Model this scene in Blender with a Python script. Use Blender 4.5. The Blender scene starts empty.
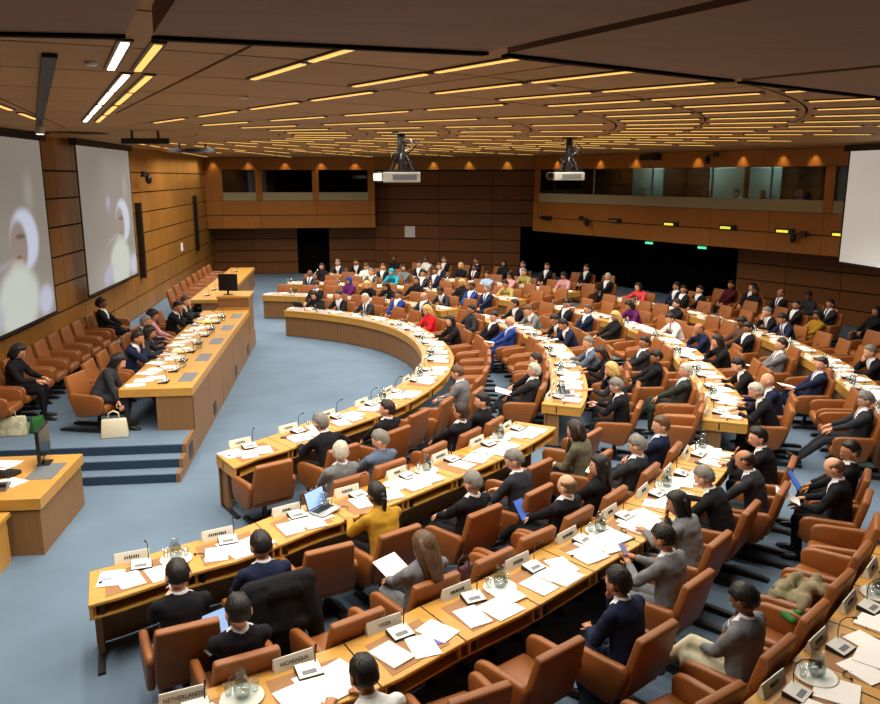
import bpy, bmesh, math, random
from mathutils import Vector, Matrix
random.seed(11)
R = math.radians
scene = bpy.context.scene
COL = scene.collection

# ------------------------------------------------------------------ camera, world, exposure
cam_d = bpy.data.cameras.new('camera'); cam = bpy.data.objects.new('camera', cam_d); COL.objects.link(cam)
cam_d.sensor_width = 36; cam_d.lens = 36 * 800 / 880; cam_d.clip_end = 200
cam.location = (0, 0, 4.5); cam.rotation_euler = (R(90 - 12.34), 0, R(-6.5))
scene.camera = cam
w = bpy.data.worlds.new('world'); scene.world = w; w.use_nodes = True
w.node_tree.nodes['Background'].inputs[0].default_value = (1, .85, .7, 1)
w.node_tree.nodes['Background'].inputs[1].default_value = .01
vs = scene.view_settings
vs.view_transform = 'Standard'; vs.look = 'None'; vs.gamma = 1; vs.use_curve_mapping = False
vs.exposure = -0.08
LAMP_W = 21.0
LAMP_RGB = (1, .92, .80)
CEIL = 5.35
CX, CY = -5.3, 17.1                       # centre of the curved seating
RING = [6.87, 9.50, 12.20, 14.81]         # inner edge of each desk ring
DEPTH = .68

# ------------------------------------------------------------------ materials
def lin(c):
    if isinstance(c, str):
        c = c.lstrip('#'); c = [int(c[i:i+2], 16) / 255 for i in (0, 2, 4)]
    return tuple(((v + .055) / 1.055) ** 2.4 if v > .04045 else v / 12.92 for v in c) + (1,)
MATS = {}
def mat(name, color, rough=.6, spec=.4, metal=0, emit=0, noise=0, nscale=8, stretch=(1, 1, 1), bump=0, rand=0, coord='Object', alpha=1, trans=0):
    if name in MATS: return MATS[name]
    m = bpy.data.materials.new(name); m.use_nodes = True; MATS[name] = m
    nt = m.node_tree; b = nt.nodes['Principled BSDF']
    c = lin(color)
    b.inputs['Base Color'].default_value = c; b.inputs['Roughness'].default_value = rough
    b.inputs['Specular IOR Level'].default_value = spec; b.inputs['Metallic'].default_value = metal
    b.inputs['Transmission Weight'].default_value = trans
    m.diffuse_color = c
    if emit:
        b.inputs['Emission Color'].default_value = c; b.inputs['Emission Strength'].default_value = emit
    if noise or rand or bump:
        src = None
        if noise or bump:
            tc = nt.nodes.new('ShaderNodeTexCoord'); mp = nt.nodes.new('ShaderNodeMapping'); nz = nt.nodes.new('ShaderNodeTexNoise')
            nt.links.new(tc.outputs[coord], mp.inputs[0]); mp.inputs['Scale'].default_value = stretch
            if rand:
                oi0 = nt.nodes.new('ShaderNodeObjectInfo'); cmb = nt.nodes.new('ShaderNodeVectorMath'); cmb.operation = 'SCALE'
                cmb.inputs[0].default_value = (13, 7, 5); nt.links.new(oi0.outputs['Random'], cmb.inputs['Scale'])
                nt.links.new(cmb.outputs[0], mp.inputs['Location'])
            nt.links.new(mp.outputs[0], nz.inputs['Vector']); nz.inputs['Scale'].default_value = nscale; nz.inputs['Detail'].default_value = 5
            src = nz
        hsv = nt.nodes.new('ShaderNodeHueSaturation'); hsv.inputs['Color'].default_value = c
        val = None
        if noise:
            mr = nt.nodes.new('ShaderNodeMapRange'); mr.inputs[1].default_value = .25; mr.inputs[2].default_value = .75
            mr.inputs[3].default_value = 1 - noise; mr.inputs[4].default_value = 1 + noise
            nt.links.new(src.outputs[0], mr.inputs[0]); val = mr.outputs[0]
        if rand:
            oi = nt.nodes.new('ShaderNodeObjectInfo'); mr2 = nt.nodes.new('ShaderNodeMapRange')
            mr2.inputs[3].default_value = 1 - rand; mr2.inputs[4].default_value = 1 + rand
            nt.links.new(oi.outputs['Random'], mr2.inputs[0])
            if val:
                mu = nt.nodes.new('ShaderNodeMath'); mu.operation = 'MULTIPLY'
                nt.links.new(val, mu.inputs[0]); nt.links.new(mr2.outputs[0], mu.inputs[1]); val = mu.outputs[0]
            else: val = mr2.outputs[0]
        if val: nt.links.new(val, hsv.inputs['Value'])
        nt.links.new(hsv.outputs[0], b.inputs['Base Color'])
        if bump:
            bp = nt.nodes.new('ShaderNodeBump'); bp.inputs['Strength'].default_value = bump; bp.inputs['Distance'].default_value = .01
            nt.links.new(src.outputs[0], bp.inputs['Height']); nt.links.new(bp.outputs[0], b.inputs['Normal'])
    return m

M_FLOOR = mat('blue_carpet', '#687c90', .95, .1, noise=.10, nscale=1.2, bump=.0)
M_STEP = mat('blue_carpet_riser', '#5b7ea4', .95, .1, noise=.08, nscale=4)
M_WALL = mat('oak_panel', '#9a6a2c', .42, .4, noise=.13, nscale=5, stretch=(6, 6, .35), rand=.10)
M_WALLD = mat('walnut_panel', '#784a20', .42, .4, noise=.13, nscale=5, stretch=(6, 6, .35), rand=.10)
M_GROOVE = mat('dark_groove', '#1d120a', .8, .2)
M_WALLB = mat('booth_oak', '#a46a2c', .42, .4, noise=.13, nscale=5, stretch=(6, 6, .35), rand=.08)
M_CEILP = mat('ceiling_board', '#a5804f', .6, .3, noise=.10, nscale=3, stretch=(.6, 6, 1), rand=.07)
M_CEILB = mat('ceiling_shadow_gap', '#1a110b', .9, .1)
M_SOFF = mat('soffit_board', '#967258', .6, .3, noise=.12, nscale=3, stretch=(.5, 7, 1), rand=.05)
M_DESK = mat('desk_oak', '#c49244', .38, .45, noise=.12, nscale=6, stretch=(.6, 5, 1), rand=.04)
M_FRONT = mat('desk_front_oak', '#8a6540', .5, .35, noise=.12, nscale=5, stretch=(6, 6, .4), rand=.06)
M_MAT = mat('desk_pad', '#9a7048', .7, .3, noise=.06, nscale=20)
M_LEATH = mat('tan_leather', '#8d5324', .48, .45, noise=.10, nscale=7, bump=.15, rand=.07)
M_BLACK = mat('black_metal', '#17171a', .5, .5)
M_BLK2 = mat('black_plastic', '#101013', .35, .5)
M_CURT = mat('black_curtain', '#0a0908', .95, .05, noise=.4, nscale=6, stretch=(8, 8, .1))
M_PAPER = mat('paper', '#f6f4f0', .8, .2, rand=.03)
M_PLATE = mat('nameplate_card', '#e4e0d2', .7, .2)
M_INK = mat('ink', '#2a2a2e', .8, .1)
M_MIC = mat('mic_white', '#dcdad4', .5, .4)
M_GREYP = mat('grey_plastic', '#70757a', .5, .4)
M_VIOLET = mat('violet_print', '#6f63b8', .6, .3)
M_BLUEP = mat('blue_print', '#4f74c4', .6, .3)
M_YELP = mat('yellow_folder', '#e6d948', .6, .3)
M_REDP = mat('brown_folder', '#a5502c', .6, .3)
M_SCR = mat('laptop_screen', '#8fb0e0', .4, .3, emit=.9)
M_SILV = mat('silver', '#b9bcc0', .35, .5, metal=.6)
M_STRIP = mat('lamp_diffuser', '#f7c468', .5, .2, emit=1.25)
M_STRIPW = mat('lamp_diffuser_bright', '#fff3d8', .5, .2, emit=4.0)
M_HOUS = mat('lamp_housing', '#4a3018', .5, .4)
M_GLOWY = mat('yellow_indicator', '#e8de3e', .5, .2, emit=1.1)
M_GLOWG = mat('green_exit_light', '#4fe0a8', .5, .2, emit=1.4)
M_SKIN = {'a': mat('skin_light', '#d9a283', .55, .35), 'b': mat('skin_tan', '#b57d58', .55, .35), 'c': mat('skin_brown', '#7d5138', .55, .35)}
M_EYEW = mat('eye_white', '#ece8e0', .3, .5); M_EYED = mat('eye_iris', '#20150f', .3, .5); M_LIP = mat('lip', '#a85f52', .5, .4)
M_SHOE = mat('shoe_leather', '#141214', .3, .5)
HAIRC = {k: mat('hair_' + n, c, .5, .4, noise=.35, nscale=60, stretch=(1, 1, .35), bump=.8) for k, n, c in
         [('k', 'black', '#15110f'), ('d', 'dark_brown', '#2c1d14'), ('g', 'grey', '#77736c'), ('w', 'white', '#b9b3a6'), ('y', 'blonde', '#c9a561'), ('n', 'brown', '#59402a')]}
TOPC = {k: mat('cloth_' + k, c, .85, .15, noise=.16, nscale=11, bump=.9, stretch=(1, 1, .45)) for k, c in dict(
    black='#1b1b1f', navy='#1e2640', charcoal='#2f3136', grey='#74767a', blue='#25418a', yellow='#b58a2c', olive='#5d5a48', red='#c8202a', maroon='#4d1722',
    purple='#5a1f5c', white='#e4e4e2', coral='#dc4a4c', pink='#d39aa0', khaki='#a89a5c', mustard='#9a7222', turquoise='#2f9fb8', brown='#5a4030', lightblue='#9fbcdc',
    greygreen='#343a34', bluegrey='#5b6a80', cream='#c9c4a6').items()}
M_SHIRT = mat('shirt_white', '#e6e6ea', .8, .2)
TIEC = {'r': mat('tie_red', '#8c1c26', .5, .3), 'b': mat('tie_blue', '#2b4a92', .5, .3), 'k': mat('tie_dark', '#22222c', .5, .3)}
M_BEIGE = mat('beige_cloth', '#857d62', .9, .1, noise=.3, nscale=14, bump=.9)
M_GREEN = mat('green_cloth', '#2f6a30', .8, .2, noise=.4, nscale=25)
M_CREAM = mat('cream_leather', '#d8d0b4', .6, .3)
M_SCREEN_EDGE = M_BLACK

def glass_mat(name, color, rough=.02, mixf=.25):
    m = bpy.data.materials.new(name); m.use_nodes = True; nt = m.node_tree
    for n in list(nt.nodes): nt.nodes.remove(n)
    o = nt.nodes.new('ShaderNodeOutputMaterial'); mx = nt.nodes.new('ShaderNodeMixShader')
    t = nt.nodes.new('ShaderNodeBsdfTransparent'); g = nt.nodes.new('ShaderNodeBsdfGlossy')
    t.inputs[0].default_value = lin(color); g.inputs['Roughness'].default_value = rough
    mx.inputs[0].default_value = mixf
    nt.links.new(t.outputs[0], mx.inputs[1]); nt.links.new(g.outputs[0], mx.inputs[2]); nt.links.new(mx.outputs[0], o.inputs[0])
    return m
M_GLASS = glass_mat('carafe_glass', '#f2f6f6', .08, .14)
M_PANE = glass_mat('booth_glass', '#a8b4b0', .03, .06)

def screen_mat(strength):
    m = bpy.data.materials.new('projected_picture'); m.use_nodes = True; nt = m.node_tree
    b = nt.nodes['Principled BSDF']; b.inputs['Base Color'].default_value = (.5, .5, .5, 1); b.inputs['Roughness'].default_value = .9
    tc = nt.nodes.new('ShaderNodeTexCoord'); sep = nt.nodes.new('ShaderNodeSeparateXYZ'); nt.links.new(tc.outputs['Object'], sep.inputs[0])
    def math_(op, a, b_=None):
        n = nt.nodes.new('ShaderNodeMath'); n.operation = op
        for i, v in enumerate((a, b_)):
            if v is None: continue
            if isinstance(v, (int, float)): n.inputs[i].default_value = v
            else: nt.links.new(v, n.inputs[i])
        return n.outputs[0]
    cur = None
    base = nt.nodes.new('ShaderNodeRGB'); base.outputs[0].default_value = lin('#988f84'); cur = base.outputs[0]
    nz = nt.nodes.new('ShaderNodeTexNoise'); nz.inputs['Scale'].default_value = 1.2; nt.links.new(tc.outputs['Object'], nz.inputs['Vector'])
    # ellipses in picture metres: x along the screen, z up, from the screen's centre
    for cx, cz, rx, rz, rot, col, soft in [(0, 1.2, 3.2, 1.0, 0, '#8f857a', 1.0), (0.1, -1.5, 2.6, .9, 0, '#b3aca2', .9),
            (1.55, .70, .30, .45, 0, '#aaa3a0', .9), (-.10, .35, .26, .22, 20, '#b2afcc', .8), (.1, -.55, .75, .07, 12, '#aeaab0', .9),
            (1.15, -.15, .72, .62, 0, '#dfe6fb', .25), (.85, -.25, .44, .52, 0, '#97806f', .3), (.70, -.75, .42, .35, 0, '#c9bfb2', .5), (.62, -1.25, 1.05, .72, 6, '#dde4da', .3),
            (.95, -.08, .26, .06, 0, '#6e5a50', .5), (.80, -.45, .16, .05, 0, '#84635a', .6), (-.55, -1.45, .55, .28, 15, '#c2c2d6', .6), (1.90, -1.40, .45, .34, 10, '#d6d8f0', .5)]:
        dx = math_('SUBTRACT', sep.outputs['X'], cx); dz = math_('SUBTRACT', sep.outputs['Z'], cz)
        c_, s_ = math.cos(R(rot)), math.sin(R(rot))
        ex = math_('DIVIDE', math_('ADD', math_('MULTIPLY', dx, c_), math_('MULTIPLY', dz, s_)), rx)
        ez = math_('DIVIDE', math_('SUBTRACT', math_('MULTIPLY', dz, c_), math_('MULTIPLY', dx, s_)), rz)
        d = math_('SQRT', math_('ADD', math_('MULTIPLY', ex, ex), math_('MULTIPLY', ez, ez)))
        mr = nt.nodes.new('ShaderNodeMapRange'); mr.interpolation_type = 'SMOOTHSTEP'
        mr.inputs[1].default_value = 1 - soft; mr.inputs[2].default_value = 1 + soft * .3; mr.inputs[3].default_value = .9; mr.inputs[4].default_value = 0
        nt.links.new(d, mr.inputs[0])
        mx = nt.nodes.new('ShaderNodeMixRGB'); nt.links.new(mr.outputs[0], mx.inputs[0]); nt.links.new(cur, mx.inputs[1]); mx.inputs[2].default_value = lin(col)
        cur = mx.outputs[0]
    nt.links.new(cur, b.inputs['Emission Color']); b.inputs['Emission Strength'].default_value = strength
    b.inputs['Base Color'].default_value = (.06, .06, .06, 1)
    return m
M_SCREEN = screen_mat(.74); M_SCREEN_B = screen_mat(1.55)

# ------------------------------------------------------------------ helpers
def new_mesh(name, V, F, smooth=False):
    me = bpy.data.meshes.new(name); me.from_pydata([tuple(v) for v in V], [], F); me.update()
    if smooth: me.polygons.foreach_set('use_smooth', [True] * len(me.polygons))
    return me
def obj(name, me, m=None, parent=None, loc=None, rotz=None, mtx=None, scale=None):
    o = bpy.data.objects.new(name, me)
    COL.objects.link(o)
    if m is not None and me is not None:
        if len(me.materials) == 0: me.materials.append(m)
        elif me.materials[0] is not m:
            o.material_slots[0].link = 'OBJECT'; o.material_slots[0].material = m
    if parent is not None: o.parent = parent
    if loc is not None: o.location = loc
    if rotz is not None: o.rotation_euler = (0, 0, rotz)
    if mtx is not None: o.matrix_basis = mtx
    if scale is not None: o.scale = scale
    return o
def tag(o, label, cat, group=None):
    o['label'] = label; o['category'] = cat
    if group: o['group'] = group
    return o
def empty(name, loc=(0, 0, 0), rotz=0):
    o = bpy.data.objects.new(name, None); COL.objects.link(o); o.empty_display_size = .1
    o.location = loc; o.rotation_euler = (0, 0, rotz); return o
def struct(o): o['kind'] = 'structure'; return o
class MB:
    def __init__(s): s.V = []; s.F = []
    def add(s, V, F):
        n = len(s.V); s.V += [tuple(v) for v in V]; s.F += [tuple(i + n for i in f) for f in F]; return s
    def box(s, x0, x1, y0, y1, z0, z1, mtx=None):
        V = [Vector((x, y, z)) for z in (z0, z1) for y in (y0, y1) for x in (x0, x1)]
        if mtx: V = [mtx @ v for v in V]
        return s.add(V, [(0, 2, 3, 1), (4, 5, 7, 6), (0, 1, 5, 4), (2, 6, 7, 3), (0, 4, 6, 2), (1, 3, 7, 5)])
    def prism(s, pts, axis, a0, a1):
        # pts: 2D outline, extruded along axis
        def P(p, t):
            return {'x': (t, p[0], p[1]), 'y': (p[0], t, p[1]), 'z': (p[0], p[1], t)}[axis]
        n = len(pts); V = [P(p, a0) for p in pts] + [P(p, a1) for p in pts]
        F = [tuple(range(n))[::-1], tuple(range(n, 2 * n))] + [(i, (i + 1) % n, n + (i + 1) % n, n + i) for i in range(n)]
        return s.add(V, F)
    def tube(s, path, rad, seg=8, cap=True, ell=None):
        path = [Vector(p) for p in path]; n = len(path)
        rad = rad if isinstance(rad, (list, tuple)) else [rad] * n
        V = []; F = []
        up = Vector((0, 0, 1)); t0 = (path[-1] - path[0])
        ref = Vector((1, 0, 0)) if abs(t0.normalized().x) < .8 else Vector((0, 1, 0))
        for i, p in enumerate(path):
            t = (path[min(i + 1, n - 1)] - path[max(i - 1, 0)]).normalized()
            a = (ref - t * ref.dot(t)).normalized(); b = t.cross(a)
            ra, rb = rad[i] if isinstance(rad[i], tuple) else (rad[i], rad[i])
            for k in range(seg):
                w_ = 2 * math.pi * k / seg
                V.append(p + a * (ra * math.cos(w_)) + b * (rb * math.sin(w_)))
        for i in range(n - 1):
            for k in range(seg):
                F.append((i * seg + k, i * seg + (k + 1) % seg, (i + 1) * seg + (k + 1) % seg, (i + 1) * seg + k))
        if cap: F += [tuple(range(seg))[::-1], tuple(range((n - 1) * seg, n * seg))]
        return s.add(V, F)
    def ball(s, c, r, seg=12, rings=8, mtx=None, fn=None):
        c = Vector(c); r = Vector(r) if isinstance(r, (tuple, list, Vector)) else Vector((r, r, r))
        V = []; F = []
        for i in range(rings + 1):
            th = math.pi * i / rings
            for k in range(seg):
                ph = 2 * math.pi * k / seg
                d = Vector((math.sin(th) * math.cos(ph), math.sin(th) * math.sin(ph), math.cos(th)))
                v = Vector((d.x * r.x, d.y * r.y, d.z * r.z))
                if fn: v = fn(d, v)
                v = v + c
                V.append(mtx @ v if mtx else v)
        for i in range(rings):
            for k in range(seg):
                F.append((i * seg + k, (i + 1) * seg + k, (i + 1) * seg + (k + 1) % seg, i * seg + (k + 1) % seg))
        return s.add(V, F)
    def lathe(s, prof, seg=16, c=(0, 0, 0)):
        V = []; F = []
        for r_, z in prof:
            for k in range(seg):
                a = 2 * math.pi * k / seg; V.append((c[0] + r_ * math.cos(a), c[1] + r_ * math.sin(a), c[2] + z))
        n = len(prof)
        for i in range(n - 1):
            for k in range(seg): F.append((i * seg + k, i * seg + (k + 1) % seg, (i + 1) * seg + (k + 1) % seg, (i + 1) * seg + k))
        F += [tuple(range(seg))[::-1], tuple(range((n - 1) * seg, n * seg))]
        return s.add(V, F)
    def mesh(s, name, smooth=False, bevel=0, segs=2):
        me = new_mesh(name, s.V, s.F, smooth)
        if bevel:
            bm = bmesh.new(); bm.from_mesh(me)
            bmesh.ops.remove_doubles(bm, verts=bm.verts, dist=1e-5)
            es = [e for e in bm.edges if len(e.link_faces) == 2 and e.calc_face_angle(0) > .5]
            bmesh.ops.bevel(bm, geom=es, offset=bevel, segments=segs, affect='EDGES', profile=.5)
            bmesh.ops.recalc_face_normals(bm, faces=bm.faces)
            bm.to_mesh(me); bm.free()
        else:
            bm = bmesh.new(); bm.from_mesh(me); bmesh.ops.recalc_face_normals(bm, faces=bm.faces); bm.to_mesh(me); bm.free()
        if smooth: me.polygons.foreach_set('use_smooth', [True] * len(me.polygons))
        return me
_box = {}
def box_mesh(w_, d, h_):
    k = (round(w_, 3), round(d, 3), round(h_, 3))
    if k not in _box: _box[k] = MB().box(-k[0] / 2, k[0] / 2, -k[1] / 2, k[1] / 2, 0, k[2]).mesh('box_%g_%g_%g' % k)
    return _box[k]
def box_obj(name, w_, d, h_, m, loc, rotz=0, parent=None):
    me = box_mesh(w_, d, h_)
    o = bpy.data.objects.new(name, me); COL.objects.link(o)
    if len(me.materials) == 0: me.materials.append(None)
    o.material_slots[0].link = 'OBJECT'; o.material_slots[0].material = m
    o.location = loc; o.rotation_euler = (0, 0, rotz)
    if parent: o.parent = parent
    return o
WARP = [[(-62, .30), (-58, .12), (-45, -.12), (-28, -.10), (0, -.05), (30, .1), (60, 0)],
        [(-75, .52), (-68, .26), (-60, -.02), (-50, -.13), (-34, -.05), (-27, .03), (-10, -.10), (10, .03), (40, 0), (75, -.12)],
        [(-73, .18), (-66, .10), (-60, -.08), (-52, -.18), (-40, -.15), (-27, -.08), (-10, -.12), (0, .08), (15, .25), (35, .15), (75, 0)],
        [(-75, 0), (-56, -.15), (-45, -.2), (-17, -.08), (-5, .1), (10, .25), (35, .15), (75, 0)]]
def _ip(tab, a):
    if a <= tab[0][0]: return tab[0][1]
    for (a0, v0), (a1, v1) in zip(tab, tab[1:]):
        if a <= a1: t = (a - a0) / (a1 - a0); return v0 + (v1 - v0) * t * t * (3 - 2 * t)
    return tab[-1][1]
def warp(r_, a):
    '''the desk rings are not quite circular: measured departure from the circle'''
    k = (r_ - .34 - RING[0]) / 2.645; i = min(3, max(0, int(math.floor(k)))); j = min(3, i + 1); t = min(1, max(0, k - i))
    return r_ + _ip(WARP[i], a) * (1 - t) + _ip(WARP[j], a) * t
def polw(r_, a): return pol(warp(r_, a), a)
def pol(r_, a): return (CX + r_ * math.cos(R(a)), CY + r_ * math.sin(R(a)))
def face_in(a): return R(a + 180 - 90)        # rotation so local +Y looks at the seating centre
def arc_sweep(sec, a0, a1, step=1.5, ring=None):
    """closed section [(r,z)..] swept between two angles round the centre"""
    n = max(2, int(math.ceil((a1 - a0) / step)) + 1); k = len(sec); mb = MB(); V = []; F = []
    for i in range(n):
        a = a0 + (a1 - a0) * i / (n - 1)
        dr = 0 if ring is None else _ip(WARP[ring], a)
        for r_, z in sec: x, y = pol(r_ + dr, a); V.append((x, y, z))
    for i in range(n - 1):
        for j in range(k): F.append((i * k + j, i * k + (j + 1) % k, (i + 1) * k + (j + 1) % k, (i + 1) * k + j))
    F += [tuple(range(k))[::-1], tuple(range((n - 1) * k, n * k))]
    return mb.add(V, F)
def rect(r0, r1, z0, z1): return [(r0, z0), (r1, z0), (r1, z1), (r0, z1)]

# ------------------------------------------------------------------ ceiling lamps (radial strips round the seating centre)
def in_room(x, y):
    if x < -6.1 or y > 37.2: return False
    if x > 1.2 and (x - 1.25) * 3.0 + (y - 37.5) * 6.75 > -.5: return False
    return (x - 8) * .8944 + (y - 34.5) * .4472 < -.4
strip_house = MB().box(-.62, .62, -.05, .05, -.014, 0).mesh('strip_housing'); strip_house.materials.append(M_HOUS)
strip_glow = MB().box(-.57, .57, -.026, .026, -.022, -.010).mesh('strip_diffuser'); strip_glow.materials.append(M_STRIP)
lamp_data = bpy.data.lights.new('strip_light', 'AREA'); lamp_data.shape = 'RECTANGLE'; lamp_data.size = 1.1; lamp_data.size_y = .10
lamp_data.energy = LAMP_W; lamp_data.color = LAMP_RGB; lamp_data.spread = R(150)
def strip_lamp(r_, a, bright=False, side=0.0, length=1.0):
    x, y = pol(r_, a); x -= side * math.sin(R(a)); y += side * math.cos(R(a))
    if not in_room(x, y): return
    o = empty('ceiling_strip_lamp', (x, y, CEIL - .001), R(a)); o.scale = (length, 1, 1)
    zone = 'inner' if r_ < 10.4 else 'outer'
    if bright: tag(o, 'white fluorescent strip lamp in the double row running towards the projection screens', 'ceiling lamp', 'white strip lamps beside the screens')
    else: tag(o, 'slim yellow strip lamp set radially in the %s rings of the wooden ceiling' % zone, 'ceiling lamp', 'radial strip lamps in the %s ceiling rings' % zone)
    obj('housing', strip_house, None, o); obj('diffuser', strip_glow, M_STRIPW if bright else M_STRIP, o)
    l = bpy.data.objects.new('lamp_light', lamp_data); COL.objects.link(l); l.parent = o; l.location = (0, 0, -.03)
for r_ in (4.85, 6.6, 8.2, 9.7):
    for k in range(-1, 17):
        a = -68.5 + 11.3 * k
        if k == 0: continue
        strip_lamp(r_, a)
for r_ in (11.2, 12.5, 13.9, 15.3, 16.8, 18.2, 19.6):
    for k in range(-2, 36):
        a = -70.3 + 5.4 * k
        if r_ > 13.2 and a < -46 or k == 0 or r_ > 14.5 and a < -25 or r_ > 13 and a > 15 and k % 2: continue
        if r_ > 15 and k % 2 or r_ > 16 and a < 48 or r_ > 19: continue
        strip_lamp(r_, a)
for r_ in (4.7, 6.4, 8.1, 9.7): strip_lamp(r_, -70.2, True, -.04, 1.25); strip_lamp(r_, -70.2, False, .14, 1.25)
strip_lamp(11.45, -71.2, True, 0, 1.25); strip_lamp(11.45, -71.2, False, .20, 1.25); strip_lamp(12.9, -71.2, False, .20, .8)

# ------------------------------------------------------------------ structure
fl = obj('floor', MB().box(-6.6, 22, -5, 40, -.1, 0).mesh('floor_mesh'), M_FLOOR); struct(fl)
ce = obj('ceiling', MB().box(-6.6, 22, -5, 40, CEIL + .03, CEIL + .15).mesh('ceiling_mesh'), M_CEILB); struct(ce)
CR = [0.6, 2.3, 3.95, 5.75, 7.4, 8.95, 10.45, 11.85, 13.2, 14.6, 16.05, 17.5, 18.9, 20.3, 22.5]
for i in range(len(CR) - 1):
    step = 21.6 if CR[i] < 5 else 10.8
    k = -5 if step < 20 else -3
    while True:
        a0 = -78.4 + step * k; a1 = a0 + step; k += 1
        if a0 > 140: break
        if CR[i] > 14.5 and a1 < -22: continue
        am = (a0 + a1) / 2; rm = (CR[i] + CR[i + 1]) / 2
        if not any(in_room(*pol(rr, aa)) for rr in (CR[i] + .1, rm) for aa in (a0 + .5, am, a1 - .5)): continue
        g_ = .018
        d0 = math.degrees(g_ / max(CR[i], 1)); d1 = math.degrees(g_ / CR[i + 1])
        n = 5; V = []
        for z in (CEIL, CEIL + .03):
            for t in range(n + 1): V.append(pol(CR[i] + g_, a0 + d0 + (a1 - a0 - 2 * d0) * t / n) + (z,))
            for t in range(n, -1, -1): V.append(pol(CR[i + 1] - g_, a0 + d1 + (a1 - a0 - 2 * d1) * t / n) + (z,))
        m_ = 2 * (n + 1); V = [(max(v[0], -6.3), min(v[1], 38.6), v[2]) for v in V]
        F = [tuple(range(m_))[::-1], tuple(range(m_, 2 * m_))] + [(j, (j + 1) % m_, m_ + (j + 1) % m_, m_ + j) for j in range(m_)]
        obj('ceiling_panel', new_mesh('ceiling_panel_mesh', V, F), M_CEILP, ce)
# lower soffit of wide boards over the gallery
sf = empty('trim_1'); struct(sf)
bk = obj('soffit_core', arc_sweep(rect(14.75, 21, 5.22, CEIL + .02), -84, -24, 3).mesh('soffit_core_mesh'), M_CEILB, sf)
edge = [Vector(q) for q in ((-6.3, 3.72), (-.90, 3.86), (.73, 4.17), (2.45, 5.13), (4.02, 6.02), (5.45, 7.30), (6.75, 8.75), (7.80, 10.30))]
def rnd(c, a, b, r_=.12):
    u_ = (a - c).normalized() * r_; v_ = (b - c).normalized() * r_
    return [c + u_ * (1 - t) ** 2 + v_ * t ** 2 for t in (0, .25, .5, .75, 1)]
for q0, q1 in zip(edge, edge[1:]):
    o0, o1 = [(q - Vector((CX, CY))).normalized() for q in (q0, q1)]; al = (q1 - q0).normalized() * .055
    if q0.x < -5: o0 = Vector((0, -1))
    p = [q0 + al, q1 - al, q1 - al + o1 * 6.5, q0 + al + o0 * 6.5]
    pts = rnd(p[0], p[3], p[1]) + rnd(p[1], p[0], p[2]) + [p[2], p[3]]
    pn = obj('soffit_panel', MB().prism([tuple(q) for q in pts], 'z', 5.10, 5.21).mesh('soffit_panel_mesh'), M_SOFF, sf)
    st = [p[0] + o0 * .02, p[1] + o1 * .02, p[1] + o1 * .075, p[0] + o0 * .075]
    obj('edge_strip', MB().prism([tuple(q) for q in st], 'z', 5.085, 5.0995).mesh('edge_strip_mesh'), M_CEILB, pn)  # dark strip standing in for the thin shadow line along the board's edge

def panel_grid(parent, org, d, nrm, s_edges, z_edges, m, thick=.03, gap=.02, name='panel'):
    """upright boards on a wall: org + d*s, standing thick proud along nrm"""
    ang = math.atan2(d[1], d[0])
    for s0, s1 in zip(s_edges, s_edges[1:]):
        for z0, z1 in zip(z_edges, z_edges[1:]):
            w_ = s1 - s0 - gap * .7; sc = (s0 + s1) / 2
            if w_ <= 0: continue
            x = org[0] + d[0] * sc + nrm[0] * thick / 2; y = org[1] + d[1] * sc + nrm[1] * thick / 2
            box_obj(name, w_, thick, z1 - z0 - gap * 1.6, m, (x, y, z0 + gap * .8), ang, parent)
def frange(a, b, n): return [a + (b - a) * i / n for i in range(n + 1)]
ZL = [.42, .98, 1.60, 2.20, 2.80, 3.43, 4.04, 4.63, 5.40]
wl = struct(obj('wall_left', MB().box(-6.6, -6.34, -5, 39.4, 0, CEIL + .03).mesh('wl'), M_GROOVE))
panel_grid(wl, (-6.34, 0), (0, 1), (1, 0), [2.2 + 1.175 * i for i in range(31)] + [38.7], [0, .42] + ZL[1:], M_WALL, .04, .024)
wb = struct(obj('wall_back', MB().box(-6.34, 1.35, 38.7, 39.4, 0, CEIL).mesh('wb'), M_GROOVE))
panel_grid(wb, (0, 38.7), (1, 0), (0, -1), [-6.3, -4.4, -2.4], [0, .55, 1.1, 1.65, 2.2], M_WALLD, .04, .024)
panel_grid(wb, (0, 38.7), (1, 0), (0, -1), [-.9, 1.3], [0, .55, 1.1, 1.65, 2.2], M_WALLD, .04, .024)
dr = struct(obj('door_1', MB().box(-2.35, -.95, 38.62, 38.72, 0, 2.15).mesh('door'), M_CURT))
dm = Vector((6.4, -2.3)).normalized(); mn = (dm.y, -dm.x)
wm = struct(obj('wall_middle', MB().add([(1.3, 38.62, 0), (7.85, 36.27, 0), (8.1, 37, 0), (1.5, 39.4, 0), (1.3, 38.62, CEIL), (7.85, 36.27, CEIL), (8.1, 37, CEIL), (1.5, 39.4, CEIL)],
    [(3, 2, 1, 0), (4, 5, 6, 7), (0, 1, 5, 4), (1, 2, 6, 5), (2, 3, 7, 6), (3, 0, 4, 7)]).mesh('wm'), M_GROOVE))
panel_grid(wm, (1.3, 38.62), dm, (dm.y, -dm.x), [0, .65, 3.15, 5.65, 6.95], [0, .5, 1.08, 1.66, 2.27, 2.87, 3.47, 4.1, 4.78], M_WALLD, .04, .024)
panel_grid(wm, (1.3, 38.62), dm, (dm.y, -dm.x), [6.95, 8.6], [2.27, 2.87, 3.47, 4.1, 4.78], M_WALLD, .04, .024)
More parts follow.
